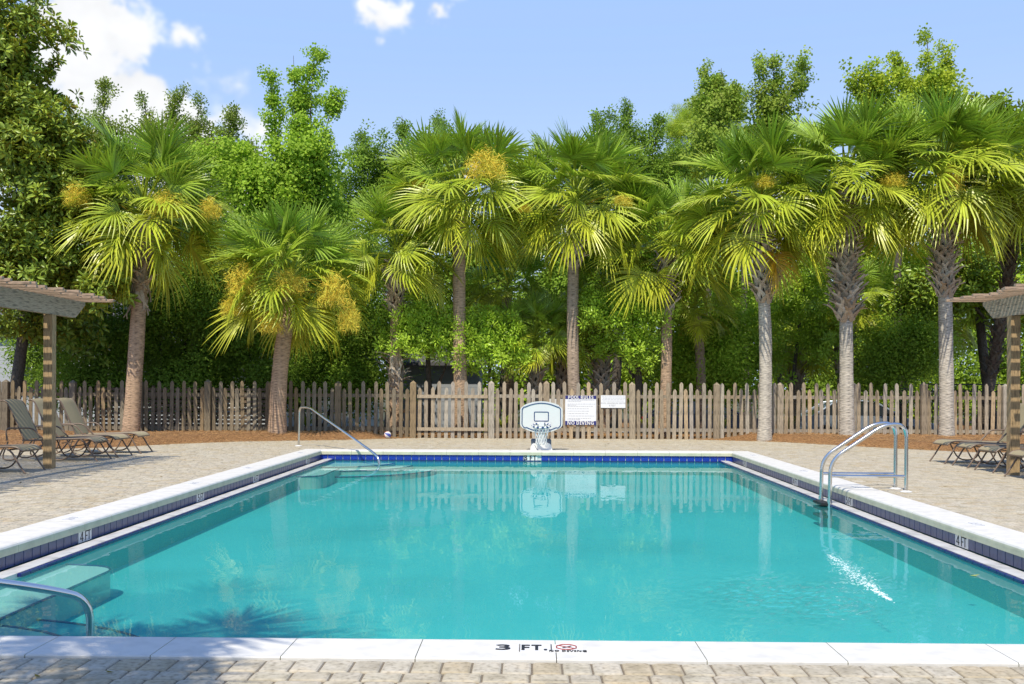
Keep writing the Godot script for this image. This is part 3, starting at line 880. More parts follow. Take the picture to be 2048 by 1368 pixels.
func hoop() -> void:
	var h := thing("poolside_basketball_hoop", "white portable basketball hoop with blue striped backboard at the pool end", "basketball hoop", V(0.22, 0, 22.2))
	# backboard outline: arched top and bottom, rounded sides
	var outline := func(k: float) -> PackedVector2Array:
		var p := PackedVector2Array()
		var hw := 0.445 - k
		var r := 0.13 - k * 0.6
		for i in 13:
			var t := -1.0 + 2.0 * i / 12.0
			p.append(Vector2(t * (hw - r * 0.55), 1.03 - k - 0.085 * t * t))
		for i in range(1, 7):
			var a := PI / 2 - i * PI / 14
			p.append(Vector2(hw - r * 0.9 + r * 0.9 * cos(a * 0.9), 0.83 + (0.10 - k * 0.4) * sin(a)))
		p.append(Vector2(hw, 0.56))
		for i in range(1, 6):
			var a := -i * PI / 13
			p.append(Vector2(hw - r * 0.9 + r * 0.9 * cos(a), 0.56 + (0.11 - k * 0.4) * sin(a)))
		for i in 13:
			var t := 1.0 - 2.0 * i / 12.0
			p.append(Vector2(t * (hw - r * 0.9), 0.365 + k + 0.075 * t * t))
		var q := PackedVector2Array()
		for i in range(1, 6):
			var a := -(6 - i) * PI / 13
			q.append(Vector2(-(hw - r * 0.9 + r * 0.9 * cos(a)), 0.56 + (0.11 - k * 0.4) * sin(a)))
		q.append(Vector2(-hw, 0.56))
		for i in range(1, 7):
			var a := PI / 2 - (7 - i) * PI / 14
			q.append(Vector2(-(hw - r * 0.9 + r * 0.9 * cos(a * 0.9)), 0.83 + (0.10 - k * 0.4) * sin(a)))
		p.append_array(q)
		return p
	var g := G.new()
	g.prism(outline.call(0.0), -0.012, 0.012)
	part("backboard", g.mesh(), MT.board, h, Vector3(0, 0, 0.05))
	g = G.new()
	var loop := []
	for q in outline.call(0.04): loop.append(Vector3(q.x, q.y, 0.063))
	loop.append(loop[0])
	g.tube(loop, 0.0115, -1.0, 5)
	var r := bent([Vector3(0, 0.805, 0.063), Vector3(-0.147, 0.805, 0.063), Vector3(-0.147, 0.615, 0.063), Vector3(0.147, 0.615, 0.063), Vector3(0.147, 0.805, 0.063), Vector3(0, 0.805, 0.063)], 0.02)
	g.tube(r, 0.010, -1.0, 5)
	part("blue_stripe", g.mesh(), MT.blue, h)
	# rim: padded ring in blue and white bands, tipped a little towards the pool
	var ring := func(a: float, rad: float, y: float) -> Vector3: return Vector3(rad * sin(a), y + 0.20 * rad * cos(a) * -1.0, 0.27 + rad * cos(a))
	for k in 24:
		g = G.new()
		var pts := []
		for i in 4: pts.append(ring.call(TAU * (k + i / 3.0) / 24, 0.185, 0.525))
		g.tube(pts, 0.021, -1.0, 8)
		part("rim_pad", g.mesh(), MT.blue if k % 2 == 0 else MT.white, h)
	g = G.new(); g.box(Vector3(0, 0.55, 0.09), Vector3(0.12, 0.09, 0.07)); part("rim_bracket", g.mesh(), MT.white, h)
	g = G.new()
	var lv := [[0.178, 0.515], [0.15, 0.44], [0.128, 0.36], [0.115, 0.28], [0.112, 0.21], [0.12, 0.14]]
	for k in 12:
		for dd in [-1, 1]:
			var pts := []
			for i in lv.size():
				var a: float = TAU * (k + dd * i * 0.5) / 12
				pts.append(Vector3(lv[i][0] * sin(a), lv[i][1], 0.27 + lv[i][0] * cos(a)))
			g.tube(pts, 0.007, -1.0, 4, false)
	part("net", g.mesh(), MT.white, h)
	# base: white moulded foot, grey water tank behind, pole
	var foot := PackedVector2Array()
	for i in 9:
		var a := PI * i / 8
		foot.append(Vector2(0.10 * cos(a) + (0.13 if i < 5 else -0.13), 0.02 + 0.13 * sin(a)))
	foot.append(Vector2(-0.23, 0.0)); foot.append(Vector2(0.23, 0.0))
	g = G.new(); g.prism(foot, -0.1, 0.14); part("foot", g.mesh(), MT.white, h)
	g = G.new(); g.block(Vector3(0, 0.14, -0.3), Vector3(0.43, 0.16, 0.38), 0.02); part("ballast_tank", g.mesh(), mat(lin(0.12, 0.15, 0.19), 0.6), h)
	g = G.new(); g.tube([Vector3(0, 0.05, -0.05), Vector3(0, 0.6, -0.02)], 0.085, 0.06, 12); part("pole", g.mesh(), MT.white, h)
	g = G.new(); g.tube(curve([Vector3(-0.14, 0.12, 0.16), Vector3(-0.08, 0.02, 0.20), Vector3(0.0, -0.02, 0.215), Vector3(0.09, -0.01, 0.2)]), 0.004, -1.0, 4); part("tether", g.mesh(), MT.black, h)
	# ball by the fence
	var b := thing("basketball", "small red white and blue ball on the deck against the pickets", "ball", V(-3.64, 0.0, 26.75))
	for k in 8:
		g = G.new()
		for i in 8:
			for j in 3:
				var w := []; var wn := []
				for e in [[0, 0], [1, 0], [1, 1], [0, 1]]:
					var lat: float = -PI / 2 + PI * (i + e[1]) / 8.0
					var lon: float = TAU * (k + (j + e[0]) / 3.0) / 8.0
					var nn := Vector3(cos(lat) * cos(lon), sin(lat), -cos(lat) * sin(lon))
					nn = Basis(Vector3(0.5, 0.2, 0.84).normalized(), 1.1) * nn
					w.append(nn * 0.094 + Vector3(0, 0.094, 0)); wn.append(nn)
				g.smooth(w, wn)
		part("ball_panel", g.mesh(), [mat(lin(0.55, 0.13, 0.10), 0.5), MT.white, mat(lin(0.06, 0.08, 0.35), 0.5), MT.white][k % 4], b)

# ---------------------------------------------------------------- palms
var fronds := {}
func frond(cls: int, variant: int) -> ArrayMesh:   # cls 0 upright and young ... 8 hanging and old; pitch is built in, the node only turns about the vertical
	var key := cls * 10 + variant
	if fronds.has(key): return fronds[key]
	var g := G.new()
	var pitch: float = [1.45, 1.2, 0.98, 0.76, 0.55, 0.34, 0.1, -0.2, -0.6][cls]
	var lp: float = [0.85, 0.95, 1.0, 1.0, 1.0, 1.0, 0.95, 0.9, 0.75][cls] * rf(0.92, 1.08)
	var fresh := lin(0.30, 0.46, 0.05); var mid := lin(0.34, 0.48, 0.045); var old := lin(0.57, 0.57, 0.04); var gold := lin(0.62, 0.34, 0.02)
	var age := cls / 8.0
	var tone: Color = fresh.srgb_to_linear().lerp(mid.srgb_to_linear(), clampf(age * 1.8, 0, 1)).lerp(old.srgb_to_linear(), clampf(age * 1.6 - 0.75 + rf(-0.12, 0.12), 0, 1))
	if cls == 8 and variant == 9: tone = gold.srgb_to_linear()
	# petiole
	var pts := []
	var pos := Vector3.ZERO
	var a := pitch
	for i in 6:
		pts.append(pos)
		pos += Vector3(cos(a), sin(a), 0) * lp / 5.0
		a -= (0.07 + 0.05 * (1.0 - absf(pitch) / 1.5))
	g.col = tone.lerp(old.srgb_to_linear(), 0.4)
	g.tube(pts, 0.02, 0.010, 5, false)
	var hub: Vector3 = pts[-1]
	var ax := Vector3(cos(a), sin(a), 0)
	var side := Vector3(0, 0, 1)
	var tw: float = rf(-1.25, 1.25) if cls < 4 else rf(-0.55, 0.55)
	side = side.rotated(ax, tw)
	var up := side.cross(ax)
	var R := rf(0.74, 0.92)
	var n := 27
	var span := 1.95
	var fold := rf(0.15, 0.55)
	var droop: float = [0.03, 0.06, 0.11, 0.19, 0.28, 0.37, 0.41, 0.40, 0.35][cls]
	for i in n:
		var t := -1.0 + 2.0 * (i + 0.5) / n
		var ang := t * span + rf(-0.05, 0.05)
		var cst := (1.0 - absf(t)) * 0.26                    # the costa runs on into the blade
		var base := hub + ax * cst + Vector3(0, -0.35 * cst * cst * 3.0, 0)
		var dir := (ax * cos(ang) + side * sin(ang) + up * (fold * absf(sin(ang)) - 0.05)).normalized()
		var wide := dir.cross(up).normalized()
		var nn := wide.cross(dir)
		var L := R * (0.74 + 0.26 * cos(ang * 0.75)) * rf(0.84, 1.08) - cst * 0.3
		var hw := R * span / n * 0.70
		var dr := droop * rf(0.75, 1.3)
		var c: Color = tone * rf(0.55, 1.3)
		var stn := []
		for s in [[0.0, 0.14], [0.34, 0.56], [0.66, 0.42], [0.86, 0.22], [1.0, 0.0]]:
			var r: float = s[0]
			var q := base + dir * L * (r - 0.16 * dr * r * r) + Vector3(0, -1, 0) * L * dr * pow(maxf(r - 0.2, 0.0) / 0.8, 2.0)
			stn.append([q, hw * s[1], r])
		for k in 4:
			var s0 = stn[k]; var s1 = stn[k + 1]
			var rid0: Vector3 = s0[0] + nn * s0[1] * 0.6; var rid1: Vector3 = s1[0] + nn * s1[1] * 0.6
			g.col = c.lerp(old.srgb_to_linear(), 0.5 * pow(s1[2], 3.0) * clampf(age * 1.6, 0.1, 1.0))
			for e in [-1, 1]:
				var e0: Vector3 = s0[0] + wide * s0[1] * e; var e1: Vector3 = s1[0] + wide * s1[1] * e
				if k == 3: g.tri(rid0, e0, s1[0])
				elif e < 0: g.quad(e0, e1, rid1, rid0)
				else: g.quad(rid0, rid1, e1, e0)
	fronds[key] = g.mesh()
	return fronds[key]
var boots := []
func boot_meshes() -> void:
	for i in 5:
		var g := G.new()
		g.col = [vc(0.64, 0.54, 0.43), vc(0.58, 0.48, 0.37), vc(0.70, 0.62, 0.52), vc(0.55, 0.42, 0.29), vc(0.50, 0.41, 0.32)][i]
		# a leaf base: broad at the trunk, split into two horns that cross their neighbours
		for e in [-1, 1]:
			var p := [Vector3(e * 0.085, -0.02, 0.0), Vector3(e * 0.05, 0.13, 0.045), Vector3(e * -0.015, 0.26, 0.10), Vector3(e * -0.075, 0.36 + rf(-0.05, 0.04), 0.15 + rf(-0.03, 0.05))]
			var w := [0.055, 0.042, 0.032, 0.022]
			for k in 3:
				var a: Vector3 = p[k]; var b: Vector3 = p[k + 1]
				var ha := Vector3(w[k], 0.3 * w[k] * e, 0); var hb := Vector3(w[k + 1], 0.3 * w[k + 1] * e, 0)
				var ra := Vector3(0, -0.004, 0.016); var d := Vector3(0, 0, -0.012)
				g.quad(a - ha, a + ra, b + ra, b - hb)
				g.quad(a + ra, a + ha, b + hb, b + ra)
				g.quad(a + ha, a + d, b + d, b + hb)
				g.quad(a + d, a - ha, b - hb, b + d)
			g.tri(p[3] + Vector3(-w[3], 0, 0), p[3] + Vector3(0, 0, 0.016), p[3] + Vector3(w[3], 0, 0))
		boots.append(g.mesh())
var blooms := []
func bloom_meshes() -> void:
	for i in 3:
		var g := G.new()
		for k in 1300:
			var a := rf(0, TAU); var r := pow(rng.randf(), 0.6)
			var d := Vector3(cos(a) * r, rf(-1.0, 1.0) * (1.0 - 0.4 * r), sin(a) * r)
			var p := d * Vector3(0.40, 0.30, 0.40) * rf(0.7, 1.15) + Vector3(0, -0.16 * r * r, 0)
			var o: Vector3 = Vector3(rf(-1, 1), rf(-1.3, 0.5), rf(-1, 1)).normalized() * rf(0.06, 0.16)
			g.col = Color(0.86, 0.58, 0.07).lerp(Color(0.66, 0.66, 0.09), rng.randf()) * rf(0.75, 1.2)
			var w := Vector3(rf(-1, 1), rf(-1, 1), rf(-1, 1)).normalized() * 0.0065
			g.quad(p - w, p + w, p + o + w * 0.4, p + o - w * 0.4)
		blooms.append(g.mesh())
func palm(label: String, foot: Vector3, top: Vector3, r0: float, spec: Dictionary) -> Node3D:
	foot.y -= 0.18   # rooted a little below the surface
	var t := thing("cabbage_palm", label, "palm tree", foot, 0.0, spec.get("group", "cabbage palms along the fence"))
	var g := G.new()
	var d := top - foot
	var tint: Color = spec.get("bark", lin(0.36, 0.26, 0.185))
	var boot_from: float = spec.get("boots", 99.0)
	var rings := 26
	var bow := Vector3(rf(-0.10, 0.10), 0, rf(-0.06, 0.06))
	var axis := func(k: float) -> Vector3: return d * k + bow * sin(PI * k)
	var prev := []
	for i in rings + 1:
		var k := float(i) / rings
		var c: Vector3 = axis.call(k)
		var r := r0 * (1.0 + 0.28 * exp(-k * d.y / 0.35) - 0.12 * k + rf(-0.025, 0.025))
		if c.y + foot.y > boot_from: r *= 0.9
		var ring := []
		for j in 14:
			var a := TAU * j / 14
			var rr := r * (1.0 + 0.05 * noise.get_noise_3d(cos(a) * 40, c.y * 60, sin(a) * 40 + foot.x * 9.0))
			ring.append([c + Vector3(cos(a) * rr, 0, -sin(a) * rr), Vector3(cos(a), 0.0, -sin(a))])
		g.col = tint.srgb_to_linear() * (rf(1.25, 1.45))
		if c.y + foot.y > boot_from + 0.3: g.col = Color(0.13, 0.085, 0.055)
		if i > 0:
			for j in 14:
				var m := (j + 1) % 14
				g.smooth([prev[j][0], prev[m][0], ring[m][0], ring[j][0]], [prev[j][1], prev[m][1], ring[m][1], ring[j][1]])
		prev = ring
	part("trunk", g.mesh(), MT.bark, t)
	# old leaf bases round the upper trunk
	if boot_from < 50.0:
		var y := boot_from - foot.y
		var a := 0.0
		var scale: float = spec.get("boot_size", 1.0)
		while y < d.y - 0.02:
			var c: Vector3 = axis.call(y / d.y)
			var b := Basis(Vector3.UP, a) * Basis(Vector3.RIGHT, rf(0.05, 0.32)) * Basis(Vector3(0, 0, 1), rf(-0.18, 0.18))
			part("leaf_base", boots[rng.randi() % 5], spec.get("boot_mat", MT.boot), t, c + Basis(Vector3.UP, a) * Vector3(0, 0, r0 * 0.86), b.scaled_local(Vector3(0.95, 0.85, 1.0) * scale * rf(0.95, 1.25)))
			a += 2.39996
			y += 0.9 * spec.get("boot_step", 0.026)
	if spec.has("ragged"):   # loose strips of old leaf bases hanging from the trunk
		for i in spec.ragged[2]:
			var y: float = rf(spec.ragged[0], spec.ragged[1]) - foot.y
			var a := rf(0, TAU)
			var c: Vector3 = axis.call(y / d.y)
			var b := Basis(Vector3.UP, a) * Basis(Vector3.RIGHT, PI - rf(0.1, 0.6) if rng.randf() < 0.7 else rf(0.3, 1.2)) * Basis(Vector3(0, 0, 1), rf(-0.5, 0.5))
			part("leaf_base", boots[rng.randi() % 5], MT.boot, t, c + Basis(Vector3.UP, a) * Vector3(0, 0, r0 * 0.95), b.scaled_local(Vector3(0.7, rf(0.7, 1.25), 0.9)))
	# crown
	var n: int = int(spec.get("fronds", 40) * 1.75)
	var s: float = spec.get("size", 1.0)
	for i in n:
		var k := (i + 0.5) / n
		var cls := clampi(int(k * 8.3), 0, 8)
		if cls == 8 and i % 2 == 0: cls = 7
		var variant := 0
		if cls == 8: variant = 9 if i == n - 1 and spec.get("gold", false) else rng.randi() % 3
		else: variant = rng.randi() % 4
		var b := Basis(Vector3.UP, i * 2.39996 + rf(-0.25, 0.25)) * Basis(Vector3.RIGHT, rf(-0.8, 0.8)) * Basis(Vector3(0, 0, 1), rf(-0.2, 0.2))
		if variant == 9: b = Basis(Vector3.UP, -PI / 2 + 0.75) * Basis(Vector3(0, 0, 1), -0.12)
		part("frond", frond(cls, variant), MT.frond, t, d + Vector3(0, 0.58 - 0.55 * k, 0) + Vector3(rf(-0.04, 0.04), -0.3 if variant == 9 else 0.0, rf(-0.04, 0.04)), b.scaled_local(Vector3.ONE * s * rf(0.85, 1.15)))
	for q in spec.get("blooms", []):
		g = G.new()
		g.col = Color(0.40, 0.27, 0.03)
		var e: Vector3 = Vector3(q[0], q[1], q[2]) - foot
		g.tube(curve([d + Vector3(0, 0.1, 0), d.lerp(e, 0.5) + Vector3(0, 0.25, 0), e], 4), 0.016, 0.008, 5, false)
		part("flower_stalk", g.mesh(), MT.flower, t)
		part("flower_cluster", blooms[rng.randi() % 3], MT.flower, t, e, Basis(Vector3.UP, rf(0, TAU)).scaled_local(Vector3(q[3], q[3] * q[4], q[3]) * 0.86))
	return t
func palms() -> void:
	boot_meshes(); bloom_meshes()
	var grey := lin(0.46, 0.42, 0.36)
	var pink := lin(0.43, 0.30, 0.20)
	palm("cabbage palm with frayed grey leaf bases beside the far left lounger", V(-10.05, 0.1, 26.3), V(-9.72, 5.3, 26.3), 0.2, {bark = pink, ragged = [3.3, 4.5, 46], boots = 4.45, fronds = 48, size = 1.2,
		blooms = [[-8.75, 5.75, -25.1, 1.35, 1.0], [-10.9, 5.95, -25.1, 1.0, 1.2], [-7.85, 5.7, -25.6, 0.8, 1.4]]})
	palm("short cabbage palm hung with golden flower clusters, left of the far handrail", V(-6.36, 0.1, 26.35), V(-6.02, 3.6, 26.3), 0.215, {bark = pink, fronds = 46, size = 1.12,
		blooms = [[-6.85, 3.95, -25.0, 1.25, 1.3], [-5.75, 3.85, -24.9, 1.25, 1.0], [-4.75, 3.75, -25.2, 1.15, 1.5], [-6.2, 2.95, -25.0, 0.9, 1.4], [-4.4, 3.1, -25.4, 0.8, 2.0], [-7.2, 3.3, -25.3, 0.8, 1.2]]})
	palm("cabbage palm with a peeling shaggy lower trunk, left of the gate", V(-3.62, 0.0, 27.9), V(-3.58, 4.55, 28.0), 0.17, {bark = pink, ragged = [0.3, 2.3, 62], boots = 3.2, boot_step = 0.034, fronds = 36, size = 0.95})
	palm("tallest slim cabbage palm behind the gate, with one round golden flower cluster", V(-1.81, 0.0, 27.9), V(-1.92, 6.0, 28.0), 0.185, {bark = pink, fronds = 52, size = 1.2, ragged = [5.1, 5.6, 8], blooms = [[-1.15, 6.95, -26.3, 1.6, 1.0], [-2.9, 6.6, -27.2, 0.6, 1.0]]})
	palm("cabbage palm with a rusty fibre collar, behind the pool rules sign", V(1.2, 0.0, 27.9), V(1.15, 5.85, 28.0), 0.165, {bark = lin(0.37, 0.285, 0.215), boots = 4.5, boot_step = 0.03, fronds = 50, size = 1.2, blooms = [[2.3, 6.1, -26.9, 0.8, 0.8], [-0.2, 5.9, -26.8, 0.6, 0.8]]})
	palm("slender cabbage palm with peeling bark, right of the depth sign", V(3.5, 0.0, 27.9), V(3.55, 4.75, 28.1), 0.155, {bark = pink, boots = 3.25, boot_step = 0.036, fronds = 40, size = 1.08})
	palm("grey cabbage palm with a booted upper trunk and one golden frond, left of the ladder", V(5.83, 0.1, 26.45), V(5.68, 5.5, 26.5), 0.165, {bark = grey, boots = 3.45, boot_step = 0.023, boot_size = 1.05, fronds = 48, size = 1.2, gold = true, blooms = [[5.6, 6.3, -25.4, 0.8, 0.8]]})
	palm("grey cabbage palm with the longest crisscross boots, behind the ladder", V(7.87, 0.08, 26.4), V(7.8, 5.95, 26.4), 0.175, {bark = grey, boots = 3.0, boot_step = 0.02, boot_size = 1.2, fronds = 50, size = 1.22, blooms = [[8.6, 6.3, -25.2, 0.9, 0.8]]})
	palm("grey cabbage palm with orange flower sprays, behind the right loungers", V(10.33, 0.06, 26.4), V(10.18, 6.2, 26.4), 0.175, {bark = grey, boots = 3.6, boot_step = 0.023, boot_size = 1.05, fronds = 52, size = 1.25, gold = true, blooms = [[9.85, 6.35, -25.0, 0.85, 1.6]]})
	palm("cabbage palm at the right edge with a dark booted trunk, behind the right pergola", V(11.75, 0.0, 28.0), V(12.45, 6.3, 27.2), 0.15, {bark = lin(0.10, 0.08, 0.06), boots = 1.6, boot_step = 0.04, boot_size = 0.7, boot_mat = MT.darkboot, fronds = 48, size = 1.2})
	var back := {group = "smaller palms beyond the fence", fronds = 26, size = 0.72}
	palm("small fan palm with pale green fronds beyond the gate's right post", V(0.15, 0.0, 29.0), V(0.1, 2.3, 29.0), 0.12, back.merged({boots = 0.6, boot_step = 0.03, size = 0.8}))
	palm("small booted palm with one golden flower head, left of the rules sign", V(0.9, 0.0, 29.6), V(0.95, 2.5, 29.6), 0.13, back.merged({boots = 0.3, boot_step = 0.03, fronds = 14, blooms = [[0.85, 2.75, -29.2, 0.9, 0.9]]}))
	palm("stout booted palm in shade behind the depth sign", V(2.0, 0.0, 29.4), V(2.0, 3.6, 29.6), 0.19, back.merged({boots = 0.3, boot_step = 0.022, size = 0.8}))
	palm("palm with deep green shaded fronds between the two tallest palms", V(-0.6, 0.0, 30.6), V(-0.7, 3.9, 30.5), 0.16, back.merged({fronds = 40, size = 1.1}))
	palm("palm with dark drooping fronds behind the slender palm right of the depth sign", V(4.7, 0.0, 29.5), V(4.6, 3.3, 29.4), 0.15, back.merged({fronds = 34, size = 1.0}))
	palm("small palm with bright whitish boots between the two grey palms", V(8.1, -0.3, 33.0), V(8.15, 2.4, 33.0), 0.2, back.merged({boots = 1.3, boot_step = 0.016, boot_size = 0.95, size = 0.85}))
	palm("booted palm trunk in the hedge behind the ladder palm", V(9.3, -0.3, 31.5), V(9.3, 3.6, 31.5), 0.17, back.merged({boots = 1.7, boot_step = 0.024, size = 0.9, fronds = 30}))
	palm("low yellow green fan palm beside the right pergola slats", V(13.2, -0.4, 33.5), V(13.1, 3.2, 33.5), 0.17, back.merged({fronds = 36, size = 1.15}))
	palm("palm whose crown stands above the pool edge left of the camera", V(-4.7, 0, 2.1), V(-3.85, 4.9, 2.45), 0.18, {bark = grey, fronds = 36, size = 1.0, group = "palms beside the near deck"})

# ---------------------------------------------------------------- broadleaf trees
var twigs := {}
func twig(kind: String) -> ArrayMesh:
	if twigs.has(kind): return twigs[kind]
	var g := G.new()
	var n: int = {oak = 20, maple = 19, magnolia = 11, broad = 20, needle = 30, fine = 24}[kind]
	var len: float = {oak = 0.11, maple = 0.105, magnolia = 0.18, broad = 0.095, needle = 0.22, fine = 0.07}[kind]
	var wid: float = {oak = 0.055, maple = 0.085, magnolia = 0.07, broad = 0.036, needle = 0.014, fine = 0.032}[kind]
	var span: float = {oak = 0.20, maple = 0.22, magnolia = 0.07, broad = 0.10, needle = 0.05, fine = 0.22}[kind]
	for i in n:
		var k := (i + 0.5) / n
		var az := i * 2.39996
		var el: float = lerpf(-0.5, 1.1, k) if kind in ["magnolia", "broad", "needle"] else rf(-0.7, 0.9)
		var at := Vector3(0, (k - 0.4) * span * 1.5, 0) + Vector3(cos(az), 0, sin(az)) * span * rf(0.2, 1.0)
		var d := Vector3(cos(az) * cos(el), sin(el), sin(az) * cos(el))
		var w := d.cross(Vector3.UP).normalized().rotated(d, rf(-0.7, 0.7))
		var nn := w.cross(d)
		var l := len * rf(0.75, 1.2)
		var hw := wid * 0.5 * rf(0.85, 1.15)
		var c := Color(1, 1, 1) * rf(0.75, 1.25)
		g.col = c
		var tip := at + d * l - Vector3(0, l * 0.12, 0)
		if kind == "needle":
			g.tri(at - w * hw, at + w * hw, tip)
			continue
		var m1 := at + d * l * 0.35; var m2 := at + d * l * 0.72
		var rise := nn * hw * 0.35
		g.quad(at, m1, m1 + w * hw + rise, at + w * hw * 0.25)
		g.quad(at - w * hw * 0.25, m1 - w * hw + rise, m1, at)
		g.quad(m1, m2, m2 + w * hw * 0.8 + rise, m1 + w * hw + rise)
		g.quad(m1 - w * hw + rise, m2 - w * hw * 0.8 + rise, m2, m1)
		g.tri(m2, tip, m2 + w * hw * 0.8 + rise)
		g.tri(m2 - w * hw * 0.8 + rise, tip, m2)
		if kind == "magnolia":
			g.col = Color(1.35, 0.78, 0.6) * rf(0.7, 1.2)
			var u := nn * -0.004
			g.quad(at + u, m1 + w * hw + u + rise, tip + u, m1 - w * hw + u + rise)
	twigs[kind] = g.mesh()
	return twigs[kind]
func clumps(where: Array, tint: Array, kind: String, b: Array, c0: Color, c1: Color, scale: float) -> void:   # b: x, y, depth, rx, ry, rz, count
	var spread: float = {oak = 0.27, maple = 0.30, magnolia = 0.27, broad = 0.22, needle = 0.2, fine = 0.26}[kind] * scale
	var c := V(b[0], b[1], b[2])
	var k := int(b[6] / 9.0)
	for i in k:
		var d := Vector3(rng.randfn(), rng.randfn(), rng.randfn()).normalized()
		var r := lerpf(0.4, 1.05, pow(rng.randf(), 0.6)) * (0.84 + 0.85 * noise.get_noise_3d(d.x * 55 + b[0] * 20, d.y * 55, d.z * 55))
		var s := c + d * Vector3(b[3], b[4], b[5]) * r
		var tone := rng.randf()
		for j in 9:
			var p := s + Vector3(rng.randfn(), rng.randfn() * 0.7, rng.randfn()) * spread
			var up := (d * 0.7 + Vector3(rng.randfn() * 0.45, 0.75 + rng.randfn() * 0.3, rng.randfn() * 0.45)).normalized()
			var x := up.cross(Vector3(rng.randfn(), 0.1, rng.randfn())).normalized()
			where.append(Transform3D(Basis(x, up, x.cross(up)).scaled_local(Vector3.ONE * scale * rf(0.75, 1.3)), p))
			tint.append((c0.srgb_to_linear().lerp(c1.srgb_to_linear(), clampf(tone * 0.7 + rng.randf() * 0.4, 0, 1))) * rf(0.85, 1.1))
func leader(where: Array, tint: Array, a: Vector3, b: Vector3, n: int, r0: float, c0: Color, c1: Color, scale: float) -> void:   # a ragged upright shoot with side sprigs
	var sway := Vector3(rng.randfn(), 0, rng.randfn()) * r0 * 0.18
	r0 *= 0.75
	for j in int(n / 4.0) + 2:
		var k := rng.randf() * 0.92
		var root := a.lerp(b, k) + sway * sin(k * 4.0)
		var d := ((b - a).normalized() * 0.8 + Vector3(rng.randfn(), rng.randfn() * 0.4, rng.randfn()) * 0.6).normalized()
		var l := r0 * (1.0 - 0.55 * k) * rf(0.8, 2.6)
		for i in 6:
			var p := root + d * l * (i + rf(0.0, 0.8)) / 6.0 + Vector3(rng.randfn(), rng.randfn(), rng.randfn()) * 0.05
			var x := Vector3(rng.randfn(), 0.2, rng.randfn()).normalized()
			var up := (d + Vector3(rng.randfn(), rng.randfn(), rng.randfn()) * 0.5).normalized()
			x = up.cross(x).normalized()
			where.append(Transform3D(Basis(x, up, x.cross(up)).scaled_local(Vector3.ONE * scale * rf(0.6, 1.0)), p))
			tint.append(c0.srgb_to_linear().lerp(c1.srgb_to_linear(), rng.randf()) * rf(0.85, 1.15))
func tree(called: String, label: String, category: String, group: String, foot: Vector3, limbs: Array, kind: String, blobs: Array, c0: Color, c1: Color, scale := 1.0, shoots := []) -> void:
	var t := thing(called, label, category, foot, 0.0, group)
	var where := []; var tint := []
	for b in blobs: clumps(where, tint, kind, b, c0, c1, scale)
	for s in shoots: leader(where, tint, s[0], s[1], s[2], s[3], c0, c1, scale)
	for i in where.size(): where[i] = Transform3D(where[i].basis, where[i].origin - foot)
	scatter("crown", twig(kind), MT.gloss if kind in ["magnolia", "broad"] else MT.leaf, t, where, tint)
	var first := true
	for l in limbs:   # [from, to, thick, thin]
		var g := G.new()
		var m: Vector3 = l[0].lerp(l[1], 0.5) + Vector3(rf(-0.2, 0.2), rf(-0.1, 0.2), rf(-0.15, 0.15)) * l[0].distance_to(l[1]) * 0.25
		g.tube(curve([l[0] - foot, m - foot, l[1] - foot], 5), l[2], l[3], 8)
		part("trunk" if first else "limb", g.mesh(), MT.trunk, t)
		first = false
	for s in shoots:
		var g := G.new()
		g.tube([s[0] - foot, s[0].lerp(s[1], 0.5) - foot + Vector3(rf(-0.1, 0.1), 0, 0), s[1] - foot], 0.035, 0.006, 5)
		part("limb", g.mesh(), MT.trunk, t)
